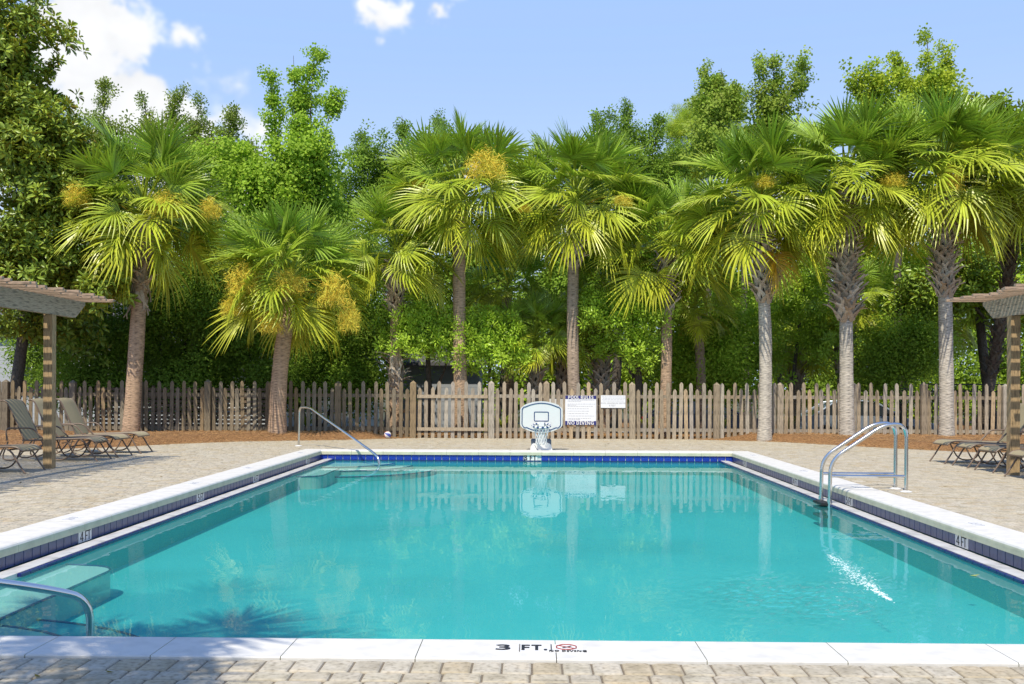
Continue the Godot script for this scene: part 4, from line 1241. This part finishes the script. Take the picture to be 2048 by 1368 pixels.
func trees() -> void:
	var dk := lin(0.18, 0.29, 0.045); var md := lin(0.32, 0.50, 0.055); var br := lin(0.46, 0.66, 0.06); var yl := lin(0.60, 0.68, 0.06); var ol := lin(0.38, 0.46, 0.08)
	var T := "broadleaf trees beyond the fence"
	var S := "shrubs along the outside of the fence"
	tree("magnolia_tree", "large glossy magnolia with brown leaf backs at the left edge", "tree", T, V(-14.2, 0, 28.5), [[V(-14.2, 0, 28.5), V(-13.3, 9.5, 27.6), 0.2, 0.04], [V(-13.9, 3.0, 28.2), V(-11.2, 4.1, 26.6), 0.07, 0.02], [V(-13.7, 5.0, 28.0), V(-11.9, 6.2, 27.0), 0.06, 0.02], [V(-13.6, 6.0, 28.0), V(-12.3, 8.2, 27.0), 0.06, 0.02]], "magnolia",
		[[-13.3, 9.8, 26.0, 1.5, 1.8, 1.2, 720], [-12.3, 7.1, 25.8, 1.5, 1.7, 1.3, 860], [-11.4, 5.8, 26.4, 1.25, 1.5, 1.1, 680], [-12.5, 4.4, 26.0, 1.7, 1.3, 1.2, 720], [-11.3, 4.05, 26.5, 0.95, 0.45, 0.6, 130], [-10.5, 3.75, 25.5, 0.6, 0.3, 0.4, 110], [-13.2, 3.2, 28.2, 1.5, 0.8, 1.0, 300], [-13.6, 8.4, 26.6, 1.3, 1.6, 1.0, 520]], dk, lin(0.44, 0.55, 0.065), 0.9,
		[[V(-13.2, 8.3, 27.2), V(-12.2, 9.9, 27.0), 26, 0.25], [V(-13.5, 9.0, 27.2), V(-12.3, 8.8, 27.0), 22, 0.22], [V(-13.4, 10.4, 27.2), V(-12.7, 11.2, 27.0), 22, 0.24]])
	tree("oak_tree", "wispy live oak against the big cloud behind the magnolia", "tree", T, V(-12.5, -0.4, 38), [[V(-12.5, -0.4, 38), V(-12.2, 8.5, 37.5), 0.24, 0.08], [V(-12.3, 5.0, 37.8), V(-15.2, 10.0, 37), 0.1, 0.03], [V(-12.3, 6.0, 37.8), V(-10.6, 9.9, 37), 0.1, 0.03]], "oak",
		[[-15.3, 9.9, 37, 1.2, 1.2, 1.0, 260], [-12.9, 9.6, 37, 2.0, 1.2, 1.2, 420], [-10.8, 9.4, 37, 1.6, 1.2, 1.2, 330], [-11.7, 7.4, 37, 2.5, 1.7, 1.5, 620], [-14.8, 7.6, 37.5, 2.0, 1.6, 1.3, 380]], dk, ol, 1.0,
		[[V(-15.2, 10.3, 37), V(-15.1, 12.2, 37), 34, 0.45], [V(-13.6, 10.2, 37), V(-13.8, 11.8, 37), 26, 0.35], [V(-12.7, 10.2, 37), V(-12.5, 11.8, 37), 36, 0.5], [V(-11.9, 10.0, 37), V(-11.6, 11.5, 37), 30, 0.4], [V(-10.7, 9.8, 37), V(-10.4, 11.3, 37), 34, 0.5]])
	tree("maple_tree", "bright green maple with four tall leafy spires, left of centre", "tree", T, V(-7.4, -0.2, 33.5), [[V(-7.4, -0.2, 33.5), V(-7.3, 7.2, 33), 0.16, 0.06], [V(-7.4, 3.5, 33.3), V(-8.6, 8.0, 33), 0.07, 0.03], [V(-7.4, 4.5, 33.3), V(-6.4, 8.2, 33), 0.07, 0.03]], "maple",
		[[-7.9, 7.6, 33, 1.3, 1.0, 1.0, 330], [-7.2, 8.4, 33, 1.0, 0.9, 0.8, 260], [-8.9, 7.9, 33, 0.8, 0.8, 0.7, 150], [-7.0, 6.7, 33, 1.3, 1.1, 1.0, 330], [-8.6, 6.4, 33.4, 1.3, 1.1, 1.0, 260], [-9.9, 8.3, 33.6, 0.9, 0.8, 0.7, 130]], md, br, 0.95,
		[[V(-8.0, 8.3, 33), V(-8.25, 11.25, 33), 70, 0.5], [V(-7.45, 8.4, 33), V(-7.5, 11.7, 33), 75, 0.5], [V(-6.95, 8.4, 33), V(-6.8, 12.0, 33), 120, 0.75], [V(-6.7, 8.0, 33), V(-6.15, 10.6, 33), 70, 0.5]])
	tree("oak_tree", "dark live oak behind the tallest palm, left of it", "tree", T, V(-5.2, -0.4, 38.5), [[V(-5.2, -0.4, 38.5), V(-5.0, 8.6, 38), 0.2, 0.06]], "oak",
		[[-5.5, 9.1, 38, 1.3, 1.1, 1.0, 300], [-4.2, 9.3, 38, 1.1, 1.1, 1.0, 270], [-6.7, 8.0, 38, 1.3, 1.2, 1.0, 300], [-4.9, 7.6, 38, 1.7, 1.5, 1.2, 430], [-3.2, 9.4, 38, 1.1, 1.3, 1.0, 300]], dk, md, 1.0,
		[[V(-6.1, 9.3, 38), V(-6.2, 10.5, 38), 24, 0.35], [V(-4.6, 9.5, 38), V(-4.7, 11.1, 38), 36, 0.45], [V(-3.4, 9.8, 38), V(-3.4, 11.3, 38), 34, 0.5]])
	tree("oak_tree", "dark green oak behind the sign palm, right of centre", "tree", T, V(3.0, -0.5, 39), [[V(3.0, -0.5, 39), V(3.2, 9.2, 38), 0.2, 0.06]], "oak",
		[[3.4, 9.8, 38, 1.3, 1.2, 1.1, 380], [2.7, 9.0, 38, 1.3, 1.3, 1.1, 360], [4.5, 8.7, 38, 1.1, 1.4, 1.0, 330], [0.3, 9.0, 38, 0.7, 0.7, 0.6, 100], [1.5, 8.5, 38, 1.4, 1.1, 1.0, 300], [3.6, 7.0, 38, 1.8, 1.4, 1.2, 420]], dk, md, 1.0,
		[[V(3.4, 10.4, 38), V(3.5, 11.7, 38), 32, 0.45], [V(2.4, 9.9, 38), V(2.3, 11.1, 38), 26, 0.35], [V(4.4, 9.8, 38), V(4.7, 11.0, 38), 26, 0.35], [V(0.3, 9.3, 38), V(0.25, 10.2, 38), 16, 0.25]])
	tree("pine_tree", "rounded pine crown rising behind the grey palms", "tree", T, V(7.2, -0.5, 43.5), [[V(7.2, -0.5, 43.5), V(7.3, 11.5, 43), 0.2, 0.06], [V(7.2, 8.5, 43.3), V(6.2, 11.0, 43), 0.06, 0.02]], "needle",
		[[6.5, 11.9, 43, 1.2, 0.9, 1.0, 560], [7.6, 12.7, 43, 1.1, 0.9, 1.0, 520], [6.8, 10.5, 43, 1.3, 0.9, 1.0, 520], [8.5, 11.2, 43, 1.1, 0.9, 1.0, 420], [5.9, 10.3, 43, 0.9, 0.7, 0.8, 260]], md, yl, 1.1)
	tree("maple_tree", "olive green maple with two ragged tops right of the pine", "tree", T, V(7.3, -0.5, 35.5), [[V(7.3, -0.5, 35.5), V(7.2, 9.0, 35), 0.17, 0.06], [V(7.2, 6.0, 35.2), V(6.0, 10.6, 35), 0.08, 0.03], [V(7.2, 6.5, 35.2), V(8.2, 11.0, 35), 0.08, 0.03]], "maple",
		[[6.2, 9.6, 35, 1.1, 1.0, 0.9, 220], [5.9, 10.7, 35, 0.7, 0.7, 0.6, 100], [8.0, 10.3, 35, 0.8, 0.9, 0.7, 170], [7.2, 9.0, 35, 1.3, 0.9, 0.9, 250]], md, ol, 0.9,
		[[V(5.8, 10.4, 35), V(5.7, 12.0, 35), 30, 0.4], [V(6.2, 10.4, 35), V(6.25, 11.9, 35), 36, 0.5], [V(6.6, 10.0, 35), V(6.8, 11.3, 35), 26, 0.35], [V(7.7, 10.4, 35), V(7.5, 12.2, 35), 44, 0.5], [V(8.0, 10.4, 35), V(8.0, 12.4, 35), 40, 0.45], [V(8.2, 10.6, 35), V(8.95, 12.3, 35), 64, 0.65]])
	tree("maple_tree", "yellow green maple with one thin tall shoot above the right palms", "tree", T, V(12.1, -0.5, 34.5), [[V(12.1, -0.5, 34.5), V(12.2, 10.0, 34), 0.17, 0.06], [V(12.1, 6.5, 34.2), V(10.8, 10.8, 34), 0.08, 0.02], [V(12.1, 7.0, 34.2), V(13.2, 10.8, 34), 0.08, 0.02]], "maple",
		[[11.8, 10.5, 34, 1.4, 0.9, 0.9, 190], [11.1, 11.0, 34, 0.9, 0.6, 0.6, 90], [13.1, 10.8, 34, 0.8, 0.9, 0.7, 130], [12.3, 9.2, 34, 1.9, 1.2, 1.1, 380], [13.8, 9.9, 34, 1.0, 0.9, 0.8, 170]], md, yl, 0.9,
		[[V(12.6, 10.8, 34), V(12.6, 12.8, 34), 34, 0.3], [V(13.1, 10.8, 34), V(13.25, 12.2, 34), 34, 0.45], [V(11.7, 10.8, 34), V(11.75, 12.0, 34), 30, 0.4], [V(10.8, 10.3, 34), V(10.2, 11.1, 34), 26, 0.35]])
	tree("magnolia_tree", "magnolia with bronze leaf backs at the right edge behind the pergola", "tree", T, V(14.2, -0.4, 32.5), [[V(14.2, -0.4, 32.5), V(14.0, 9.0, 32), 0.18, 0.05], [V(14.1, 3.0, 32.3), V(12.4, 4.5, 31.5), 0.06, 0.02]], "magnolia",
		[[13.5, 9.3, 32, 0.9, 0.7, 0.8, 150], [14.4, 8.6, 32, 1.0, 1.2, 1.0, 240], [14.4, 6.5, 32, 1.3, 1.5, 1.1, 330], [13.9, 4.6, 32, 1.1, 1.1, 1.0, 270], [12.6, 4.6, 31.5, 0.9, 1.1, 0.8, 220], [11.7, 4.0, 31.5, 0.9, 0.9, 0.8, 170], [13.9, 3.6, 29.5, 0.6, 0.45, 0.5, 60]], dk, br, 1.0)
	# understorey
	tree("wax_myrtle", "dark many stemmed thicket between the left palm and the house", "shrub", S, V(-11.2, 0, 31), [[V(-11.2, 0, 31), V(-10.8, 3.4, 30.5), 0.07, 0.02], [V(-11.5, 0, 31), V(-12.9, 3.6, 30.6), 0.06, 0.02], [V(-10.9, 0, 31), V(-9.6, 3.9, 30.5), 0.06, 0.02], [V(-11.3, 0, 31.1), V(-12.0, 2.8, 30.8), 0.05, 0.02], [V(-10.6, 0, 30.8), V(-9.0, 2.6, 30.4), 0.05, 0.02]], "fine",
		[[-13.3, 3.6, 30.6, 1.0, 1.4, 0.9, 612], [-10.7, 3.6, 30.6, 1.2, 1.5, 1.0, 731], [-9.3, 4.4, 30.6, 1.1, 1.6, 1.0, 731], [-12.0, 2.6, 30.8, 1.6, 0.8, 0.9, 561], [-9.0, 2.7, 30.6, 1.1, 1.0, 0.9, 561], [-14.6, 2.4, 31.5, 1.2, 1.3, 0.8, 420], [-12.6, 1.3, 30.3, 1.3, 0.6, 0.5, 560], [-9.9, 1.3, 30.3, 1.4, 0.65, 0.5, 600], [-10.2, 1.9, 31.2, 1.6, 0.7, 0.8, 420], [-11.9, 5.2, 31.4, 1.6, 1.0, 1.0, 561]], dk, md, 1.25)
	tree("wax_myrtle", "dark dense evergreen behind the short flowering palm", "shrub", S, V(-6.3, 0, 31), [[V(-6.3, 0, 31), V(-6.0, 3.0, 30.6), 0.10, 0.03], [V(-6.5, 0, 31), V(-8.0, 3.2, 30.6), 0.06, 0.02], [V(-6.2, 0, 31), V(-4.8, 3.2, 30.6), 0.06, 0.02]], "fine",
		[[-6.2, 3.0, 30.6, 1.0, 1.5, 0.9, 680], [-4.9, 3.0, 30.6, 0.9, 1.2, 0.9, 561], [-8.0, 3.2, 30.6, 0.9, 1.3, 0.9, 561], [-5.3, 4.9, 30.8, 1.0, 1.1, 0.9, 561], [-7.2, 1.35, 30.3, 1.2, 0.65, 0.5, 560], [-5.0, 1.4, 30.3, 1.0, 0.65, 0.5, 460], [-7.4, 4.8, 31.2, 1.1, 1.0, 0.9, 510]], dk, md, 1.25)
	tree("glossy_shrub", "bright glossy shrub on a dark leaning trunk behind the gate's left post", "shrub", S, V(-2.75, 0, 29.2), [[V(-2.75, 0, 29.2), V(-2.85, 3.0, 28.8), 0.12, 0.04], [V(-2.75, 0.8, 29.2), V(-2.2, 2.3, 28.9), 0.06, 0.02]], "broad",
		[[-2.9, 3.05, 28.15, 0.8, 0.62, 0.6, 230], [-3.4, 2.55, 28.1, 0.55, 0.4, 0.5, 110], [-2.45, 2.5, 28.15, 0.5, 0.35, 0.45, 90]], br, lin(0.46, 0.68, 0.06), 1.1)
	tree("glossy_shrub", "bright glossy shrub right beside the tallest palm's trunk", "shrub", S, V(-1.1, 0, 29.0), [[V(-1.1, 0, 29.0), V(-1.05, 2.8, 28.8), 0.06, 0.02]], "broad",
		[[-1.1, 2.85, 28.15, 0.6, 0.5, 0.5, 130], [-1.4, 2.2, 28.15, 0.45, 0.45, 0.45, 100], [-0.6, 2.3, 28.15, 0.5, 0.5, 0.45, 110]], br, lin(0.46, 0.68, 0.06), 1.1)
	tree("glossy_shrub", "bright glossy shrub spreading between the two palms by the depth sign", "shrub", S, V(2.9, 0, 29.3), [[V(2.9, 0, 29.3), V(2.7, 3.1, 28.9), 0.15, 0.05], [V(2.85, 1.6, 29.2), V(1.6, 3.5, 28.8), 0.06, 0.02]], "broad",
		[[2.4, 3.35, 28.15, 1.0, 0.5, 0.55, 230], [1.7, 3.6, 28.15, 0.5, 0.42, 0.45, 100], [3.15, 3.55, 28.15, 0.5, 0.6, 0.45, 120], [2.8, 2.3, 28.2, 0.5, 0.45, 0.45, 90], [1.9, 2.6, 29.0, 0.5, 0.4, 0.45, 70]], br, lin(0.46, 0.68, 0.06), 1.1)
	tree("hedge_shrub", "rounded mid green small leaved hedge left of the grey palms", "shrub", S, V(4.9, -0.1, 31), [[V(4.9, -0.1, 31), V(4.9, 2.2, 30.4), 0.05, 0.02]], "fine",
		[[4.9, 2.3, 30.3, 1.1, 1.0, 0.9, 480], [4.3, 1.7, 30.3, 0.7, 0.7, 0.7, 240], [5.7, 2.9, 30.5, 0.8, 1.0, 0.8, 330], [5.5, 1.6, 30.3, 0.8, 0.6, 0.7, 240]], md, br, 1.2)
	tree("glossy_shrub", "tall loose shrub between the first two grey palms", "shrub", S, V(7.7, -0.2, 31.6), [[V(7.7, -0.2, 31.6), V(8.0, 4.4, 31), 0.08, 0.03]], "broad",
		[[7.5, 3.9, 31, 0.8, 1.1, 0.8, 230], [6.7, 2.6, 31, 0.7, 0.9, 0.7, 170], [8.4, 2.9, 31, 0.8, 1.0, 0.8, 230], [8.1, 5.0, 31, 0.6, 0.7, 0.6, 130]], md, br, 1.2)
	tree("hedge_shrub", "dark green low shrub between the two right grey palms", "shrub", S, V(10.5, -0.2, 31.4), [[V(10.5, -0.2, 31.4), V(10.5, 2.3, 31), 0.05, 0.02]], "fine",
		[[10.5, 2.5, 31, 1.0, 0.8, 0.8, 420], [11.3, 2.7, 31, 0.6, 0.8, 0.7, 240], [10.1, 1.8, 31, 0.9, 0.6, 0.7, 260]], dk, br, 1.2)
	var B := "fill trees in the middle distance"
	for q in [["light green young tree behind the slender palm", 5.2, 37.0, [[5.0, 5.2, 36.5, 1.8, 1.6, 1.2, 420], [4.2, 6.8, 36.5, 1.4, 1.2, 1.0, 300], [6.2, 6.6, 36.5, 1.3, 1.3, 1.0, 300]], md, br],
		["yellow green young tree glimpsed behind the ladder palm", 9.0, 38.0, [[9.0, 4.0, 37.5, 2.2, 2.2, 1.3, 620], [10.8, 6.4, 37.5, 1.6, 1.6, 1.2, 330], [7.6, 7.0, 37.0, 1.3, 1.3, 1.0, 260]], br, yl],
		["yellow green tree behind the right pergola", 13.6, 39.0, [[13.4, 3.5, 38.5, 2.2, 2.2, 1.4, 620], [15.2, 5.6, 38.5, 1.8, 1.8, 1.2, 420], [12.6, 6.9, 38.0, 1.5, 1.3, 1.0, 300]], br, yl],
		["shaded tree filling the gap behind the gate", -1.2, 35.0, [[-0.4, 6.6, 34.5, 1.2, 1.2, 1.0, 300], [-1.9, 4.8, 34.5, 1.4, 1.4, 1.1, 360], [1.3, 5.0, 34.5, 1.6, 1.4, 1.1, 360], [-3.0, 6.6, 34.5, 1.1, 1.2, 1.0, 260]], dk, md]]:
		tree("young_tree", q[0], "tree", B, V(q[1], -0.5, q[2]), [[V(q[1], -0.5, q[2]), V(q[1] + 0.1, 5.0, q[2] - 0.4), 0.11, 0.04], [V(q[1], 1.5, q[2]), V(q[1] - 1.0, 4.8, q[2] - 0.4), 0.05, 0.02]], "oak", q[3], q[4], q[5], 1.25)
	# distant woods: one mass
	var where := []; var tint := []
	for i in 26:
		var x := -27.0 + i * 2.2
		for h in [[1.6, 420], [4.4, 330], [6.9, 200]]:
			if x < -7.0 and h[0] < 2.0: continue
			clumps(where, tint, "oak", [x + rf(-0.5, 0.5), h[0] + rf(-0.4, 0.4), 52.0 + rf(-1.5, 2.0), 2.0, 1.7, 1.5, h[1] * 0.42], dk, br, 2.0)
	tag(scatter("distant_woods", twig("oak"), MT.leaf, self, where, tint), "distant green woods closing the view behind the trees", "woods", "", "stuff")
	# strap leaved tufts just outside the fence
	var tuft := G.new()
	for i in 34:
		var a := i * 2.39996
		var l := rf(0.45, 0.8)
		var d := Vector3(cos(a), 0, sin(a))
		var w := Vector3(-d.z, 0, d.x) * 0.014
		var pr := Vector3.ZERO
		tuft.col = Color(1, 1, 1) * rf(0.8, 1.2)
		for k in range(1, 6):
			var t := k / 5.0
			var p := d * l * (0.15 * t + 0.6 * t * t) + Vector3(0, l * (1.25 * t - 0.75 * t * t), 0)
			var w0 := w * (1.0 - (k - 1) / 5.5); var w1 := w * (1.0 - k / 5.5)
			tuft.quad(pr - w0, pr + w0, p + w1, p - w1)
			pr = p
	var tm := tuft.mesh()
	var k := 0
	var names := ["behind the far handrail", "right of the short flowering palm", "behind the gate", "behind the gate's right post", "below the hoop's left side", "right of the depth sign", "left of the first grey palm", "between the grey palms"]
	for q in [[-6.0, 28.2], [-5.35, 28.4], [-1.25, 28.0], [-0.75, 28.2], [-0.2, 28.6], [3.1, 28.4], [5.1, 28.2], [6.9, 28.3]]:
		var t := thing("strap_leaf_plant", "yellow green strap leaved tuft outside the fence, " + names[k], "plant", V(q[0], 0.08, q[1]), k * 1.3, "strap leaved tufts outside the fence")
		var m: StandardMaterial3D = MT.leaf.duplicate()
		m.albedo_color = lin(0.26, 0.33, 0.03)
		part("leaf_tuft", tm, m, t, Vector3.ZERO, Basis.from_scale(Vector3.ONE * rf(1.0, 1.4)))
		k += 1

# ---------------------------------------------------------------- buildings, cars
func buildings() -> void:
	var h := thing("white_house", "white clapboard house with a porch railing beyond the left fence", "house", V(-17.0, -0.5, 39.0))
	var g := G.new(); g.box(Vector3(-4.5, 1.9, -3.0), Vector3(12.0, 3.8, 5.9)); g.box(Vector3(6.0, 1.6, -4.0), Vector3(9.0, 3.2, 3.9))
	part("wall", g.mesh(), MT.siding, h)
	for i in 25:
		g = G.new(); g.box(Vector3(-4.5, 0.075 + i * 0.152, -0.03), Vector3(12.02, 0.146, 0.028), Basis(Vector3.RIGHT, 0.06)); part("siding_board", g.mesh(), MT.siding, h)
	for i in 20:
		g = G.new(); g.box(Vector3(6.0, 0.2 + i * 0.152, -2.02), Vector3(9.0, 0.146, 0.028), Basis(Vector3.RIGHT, 0.06)); part("siding_board", g.mesh(), MT.siding, h)
	g = G.new()
	for q in [[-10.8, 1.8, 3.75, 5.5, 0.3, -6.3], [1.2, 10.8, 3.2, 4.6, 0.4, -6.0]]:
		var m: float = (q[4] + q[5]) / 2
		g.quad(Vector3(q[0], q[2], q[4]), Vector3(q[1], q[2], q[4]), Vector3(q[1], q[3], m), Vector3(q[0], q[3], m))
		g.quad(Vector3(q[1], q[2], q[5]), Vector3(q[0], q[2], q[5]), Vector3(q[0], q[3], m), Vector3(q[1], q[3], m))
		g.tri(Vector3(q[1], q[2], q[4]), Vector3(q[1], q[2], q[5]), Vector3(q[1], q[3], m)); g.tri(Vector3(q[0], q[2], q[5]), Vector3(q[0], q[2], q[4]), Vector3(q[0], q[3], m))
	part("roof", g.mesh(), MT.roof, h)
	for q in [[-1.6, 2.2, 0.02], [3.4, 1.9, -1.98], [7.2, 1.9, -1.98]]:
		g = G.new(); g.box(Vector3(q[0], q[1], q[2]), Vector3(1.1, 1.5, 0.06)); var fr := part("window", g.mesh(), MT.white, h)
		for e in [-0.25, 0.25]:
			g = G.new(); g.box(Vector3(q[0] + e, q[1], q[2] + 0.035), Vector3(0.44, 1.3, 0.012)); part("pane", g.mesh(), MT.glass, fr)
	g = G.new(); g.box(Vector3(6.0, 0.4, -0.9), Vector3(9.0, 0.8, 2.1)); part("porch_floor", g.mesh(), MT.siding, h)
	for y in [1.0, 1.86]:
		g = G.new(); g.box(Vector3(6.0, y, 0.05), Vector3(9.0, 0.07, 0.06)); part("porch_rail", g.mesh(), MT.white, h)
	for i in 68:
		g = G.new(); g.box(Vector3(1.6 + i * 0.132, 1.43, 0.05), Vector3(0.032, 0.8, 0.032)); part("baluster", g.mesh(), MT.white, h)
	for x in [1.5, 4.5, 7.5, 10.4]:
		g = G.new(); g.box(Vector3(x, 2.0, 0.05), Vector3(0.13, 2.4, 0.13)); part("porch_post", g.mesh(), MT.white, h)
	var s := thing("grey_shed", "grey clapboard shed in shade behind the gate", "shed", V(-3.0, -0.2, 33.6))
	g = G.new(); g.box(Vector3(0, 1.15, -1.2), Vector3(2.7, 2.3, 2.3)); part("wall", g.mesh(), MT.greysiding, s)
	for i in 15:
		g = G.new(); g.box(Vector3(0, 0.08 + i * 0.15, -0.03), Vector3(2.72, 0.144, 0.024), Basis(Vector3.RIGHT, 0.06)); part("siding_board", g.mesh(), MT.greysiding, s)
	g = G.new(); g.quad(Vector3(-1.6, 2.25, 0.35), Vector3(1.6, 2.25, 0.35), Vector3(1.6, 3.1, -1.2), Vector3(-1.6, 3.1, -1.2)); g.quad(Vector3(1.6, 2.25, -2.7), Vector3(-1.6, 2.25, -2.7), Vector3(-1.6, 3.1, -1.2), Vector3(1.6, 3.1, -1.2))
	g.box(Vector3(0, 2.24, 0.35), Vector3(3.2, 0.1, 0.03))
	part("roof", g.mesh(), MT.roof, s)
	var l := thing("slat_screen", "brown horizontal slat screen standing behind the left pickets", "screen", V(-9.8, 0, 29.4))
	for i in 11:
		g = G.new(); g.col = vc(0.22, 0.15, 0.10); g.box(Vector3(0, 0.10 + i * 0.112, 0), Vector3(4.9, 0.078, 0.02)); part("slat", g.mesh(), MT.wood, l)
	for x in [-2.4, -0.8, 0.8, 2.4]:
		g = G.new(); g.col = vc(0.2, 0.14, 0.09); g.box(Vector3(x, 0.66, -0.05), Vector3(0.09, 1.32, 0.07)); part("post", g.mesh(), MT.wood, l)
	var f := thing("iron_fence", "black iron fence beyond the pickets by the right pergola", "fence", V(13.2, -0.1, 30.6))
	for i in 30:
		g = G.new(); g.box(Vector3(-1.9 + i * 0.13, 0.75, 0), Vector3(0.018, 1.5, 0.018)); part("bar", g.mesh(), MT.black, f)
	for y in [0.2, 1.35, 1.55]:
		g = G.new(); g.box(Vector3(0, y, 0), Vector3(3.9, 0.035, 0.03)); part("rail", g.mesh(), MT.black, f)
	car("silver blue sedan parked facing right beyond the fence, behind the ladder", V(11.2, -0.53, 36.2), MT.carpaint)
	car("dark blue car with a red tail lamp parked left of the silver one", V(6.1, -0.53, 37.4), MT.cardark)

func car(label: String, at: Vector3, paint: Material) -> void:
	var c := thing("parked_car", label, "car", at, 0.0, "cars parked on the street")
	var lower := PackedVector2Array([Vector2(-2.25, 0.35), Vector2(-2.2, 0.22), Vector2(2.2, 0.22), Vector2(2.27, 0.4), Vector2(2.22, 0.62), Vector2(2.0, 0.76), Vector2(1.15, 0.9), Vector2(0.95, 0.93), Vector2(-1.55, 0.95), Vector2(-2.15, 0.93), Vector2(-2.27, 0.72)])
	var g := G.new()
	g.prism(lower, -0.85, 0.85)
	part("body", g.mesh(), paint, c)
	g = G.new()
	var top := [[-1.75, 0.94, 0.82], [-1.05, 1.36, 0.62], [-0.3, 1.45, 0.60], [0.35, 1.38, 0.62], [1.15, 0.92, 0.82]]
	for i in top.size() - 1:
		var a = top[i]; var b = top[i + 1]
		if i in [1, 2]:
			g.quad(Vector3(a[0], a[1], a[2]), Vector3(b[0], b[1], b[2]), Vector3(b[0], b[1], -b[2]), Vector3(a[0], a[1], -a[2]))
	for e in [-1, 1]:
		g.tube([Vector3(-1.75, 0.94, 0.82 * e), Vector3(-1.05, 1.36, 0.62 * e), Vector3(-0.3, 1.45, 0.6 * e), Vector3(0.35, 1.38, 0.62 * e), Vector3(1.15, 0.92, 0.82 * e)], 0.045, -1.0, 6)
		g.tube([Vector3(-0.35, 0.94, 0.82 * e), Vector3(-0.3, 1.44, 0.6 * e)], 0.04, -1.0, 6)
	part("roof", g.mesh(), paint, c)
	g = G.new()
	g.quad(Vector3(0.35, 1.37, 0.6), Vector3(1.13, 0.93, 0.8), Vector3(1.13, 0.93, -0.8), Vector3(0.35, 1.37, -0.6)); part("windscreen", g.mesh(), MT.glass, c)
	g = G.new(); g.quad(Vector3(-1.73, 0.95, 0.8), Vector3(-1.05, 1.35, 0.6), Vector3(-1.05, 1.35, -0.6), Vector3(-1.73, 0.95, -0.8)); part("rear_window", g.mesh(), MT.glass, c)
	for e in [-1, 1]:
		for q in [[-1.68, -0.38, -0.33, -1.02], [-0.33, 1.08, 0.33, -0.28]]:
			g = G.new()
			var yt: float = 1.37
			g.quad(Vector3(q[0], 0.95, 0.815 * e), Vector3(q[1], 0.95, 0.815 * e), Vector3(q[2], yt, 0.615 * e), Vector3(q[3], yt, 0.615 * e))
			part("side_window", g.mesh(), MT.glass, c)
		for x in [-1.4, 1.42]:
			g = G.new(); g.lathe([[0.0, -0.1], [0.26, -0.1], [0.315, -0.07], [0.315, 0.07], [0.26, 0.1], [0.0, 0.1]], 20)
			var w := part("wheel", g.mesh(), MT.rubber, c, Vector3(x, 0.315, 0.8 * e), Basis(Vector3.RIGHT, PI / 2))
			g = G.new(); g.lathe([[0.0, -0.108], [0.19, -0.108], [0.2, 0.0], [0.19, 0.108], [0.0, 0.108]], 16); part("rim", g.mesh(), MT.steel, w)
		g = G.new(); g.box(Vector3(2.17, 0.64, 0.62 * e), Vector3(0.16, 0.13, 0.3)); part("headlight", g.mesh(), MT.white, c)
		g = G.new(); g.box(Vector3(-2.2, 0.76, 0.64 * e), Vector3(0.14, 0.16, 0.34)); part("tail_lamp", g.mesh(), MT.lamp, c)

func _ready() -> void:
	rng.seed = 20240611
	noise.seed = 3; noise.frequency = 0.02; noise.fractal_octaves = 3
	# camera
	var cam := Camera3D.new()
	cam.name = "camera"
	add_child(cam)
	cam.position = Vector3(0, 1.337, 0)
	cam.basis = Basis(Vector3.UP, 0.0180) * Basis(Vector3(0, 0, 1), 0.0040)
	cam.near = 0.1; cam.far = 2000.0
	cam.projection = Camera3D.PROJECTION_FRUSTUM
	cam.size = 2.0 * 0.1 * 684.0 / 2110.0
	cam.frustum_offset = Vector2(0.0, 0.1 * 89.0 / 2110.0)
	cam.current = true
	# sky, sun, exposure
	var sky := Sky.new()
	var pm := PanoramaSkyMaterial.new()
	pm.panorama = ImageTexture.create_from_image(sky_picture())
	pm.energy_multiplier = 1.0
	sky.sky_material = pm
	var env := Environment.new()
	env.background_mode = Environment.BG_SKY
	env.sky = sky
	env.tonemap_mode = Environment.TONE_MAPPER_LINEAR
	env.tonemap_exposure = 1.18
	env.sdfgi_enabled = true; env.ssao_enabled = true; env.ssil_enabled = true
	var we := WorldEnvironment.new()
	we.name = "world_environment"; we.environment = env
	add_child(we)
	var sun := DirectionalLight3D.new()
	sun.name = "sun"
	sun.light_energy = 1.4
	sun.light_color = Color(1.0, 0.96, 0.88)
	sun.light_angular_distance = 0.5
	sun.shadow_enabled = true
	add_child(sun)
	sun.look_at_from_position(Vector3.ZERO, Vector3(0.2, -1.0, -0.65), Vector3.UP)
	materials()
	ground()
	deck()
	pool()
	water()
	fence()
	pergola(-7.69, -1.0, "timber pergola with weathered slat roof along the left deck", 17.95)
	pergola(7.45, 1.0, "timber pergola with weathered slat roof along the right deck", 17.45)
	buildings()
	palms()
	trees()
	loungers()
	pipework()
	hoop()
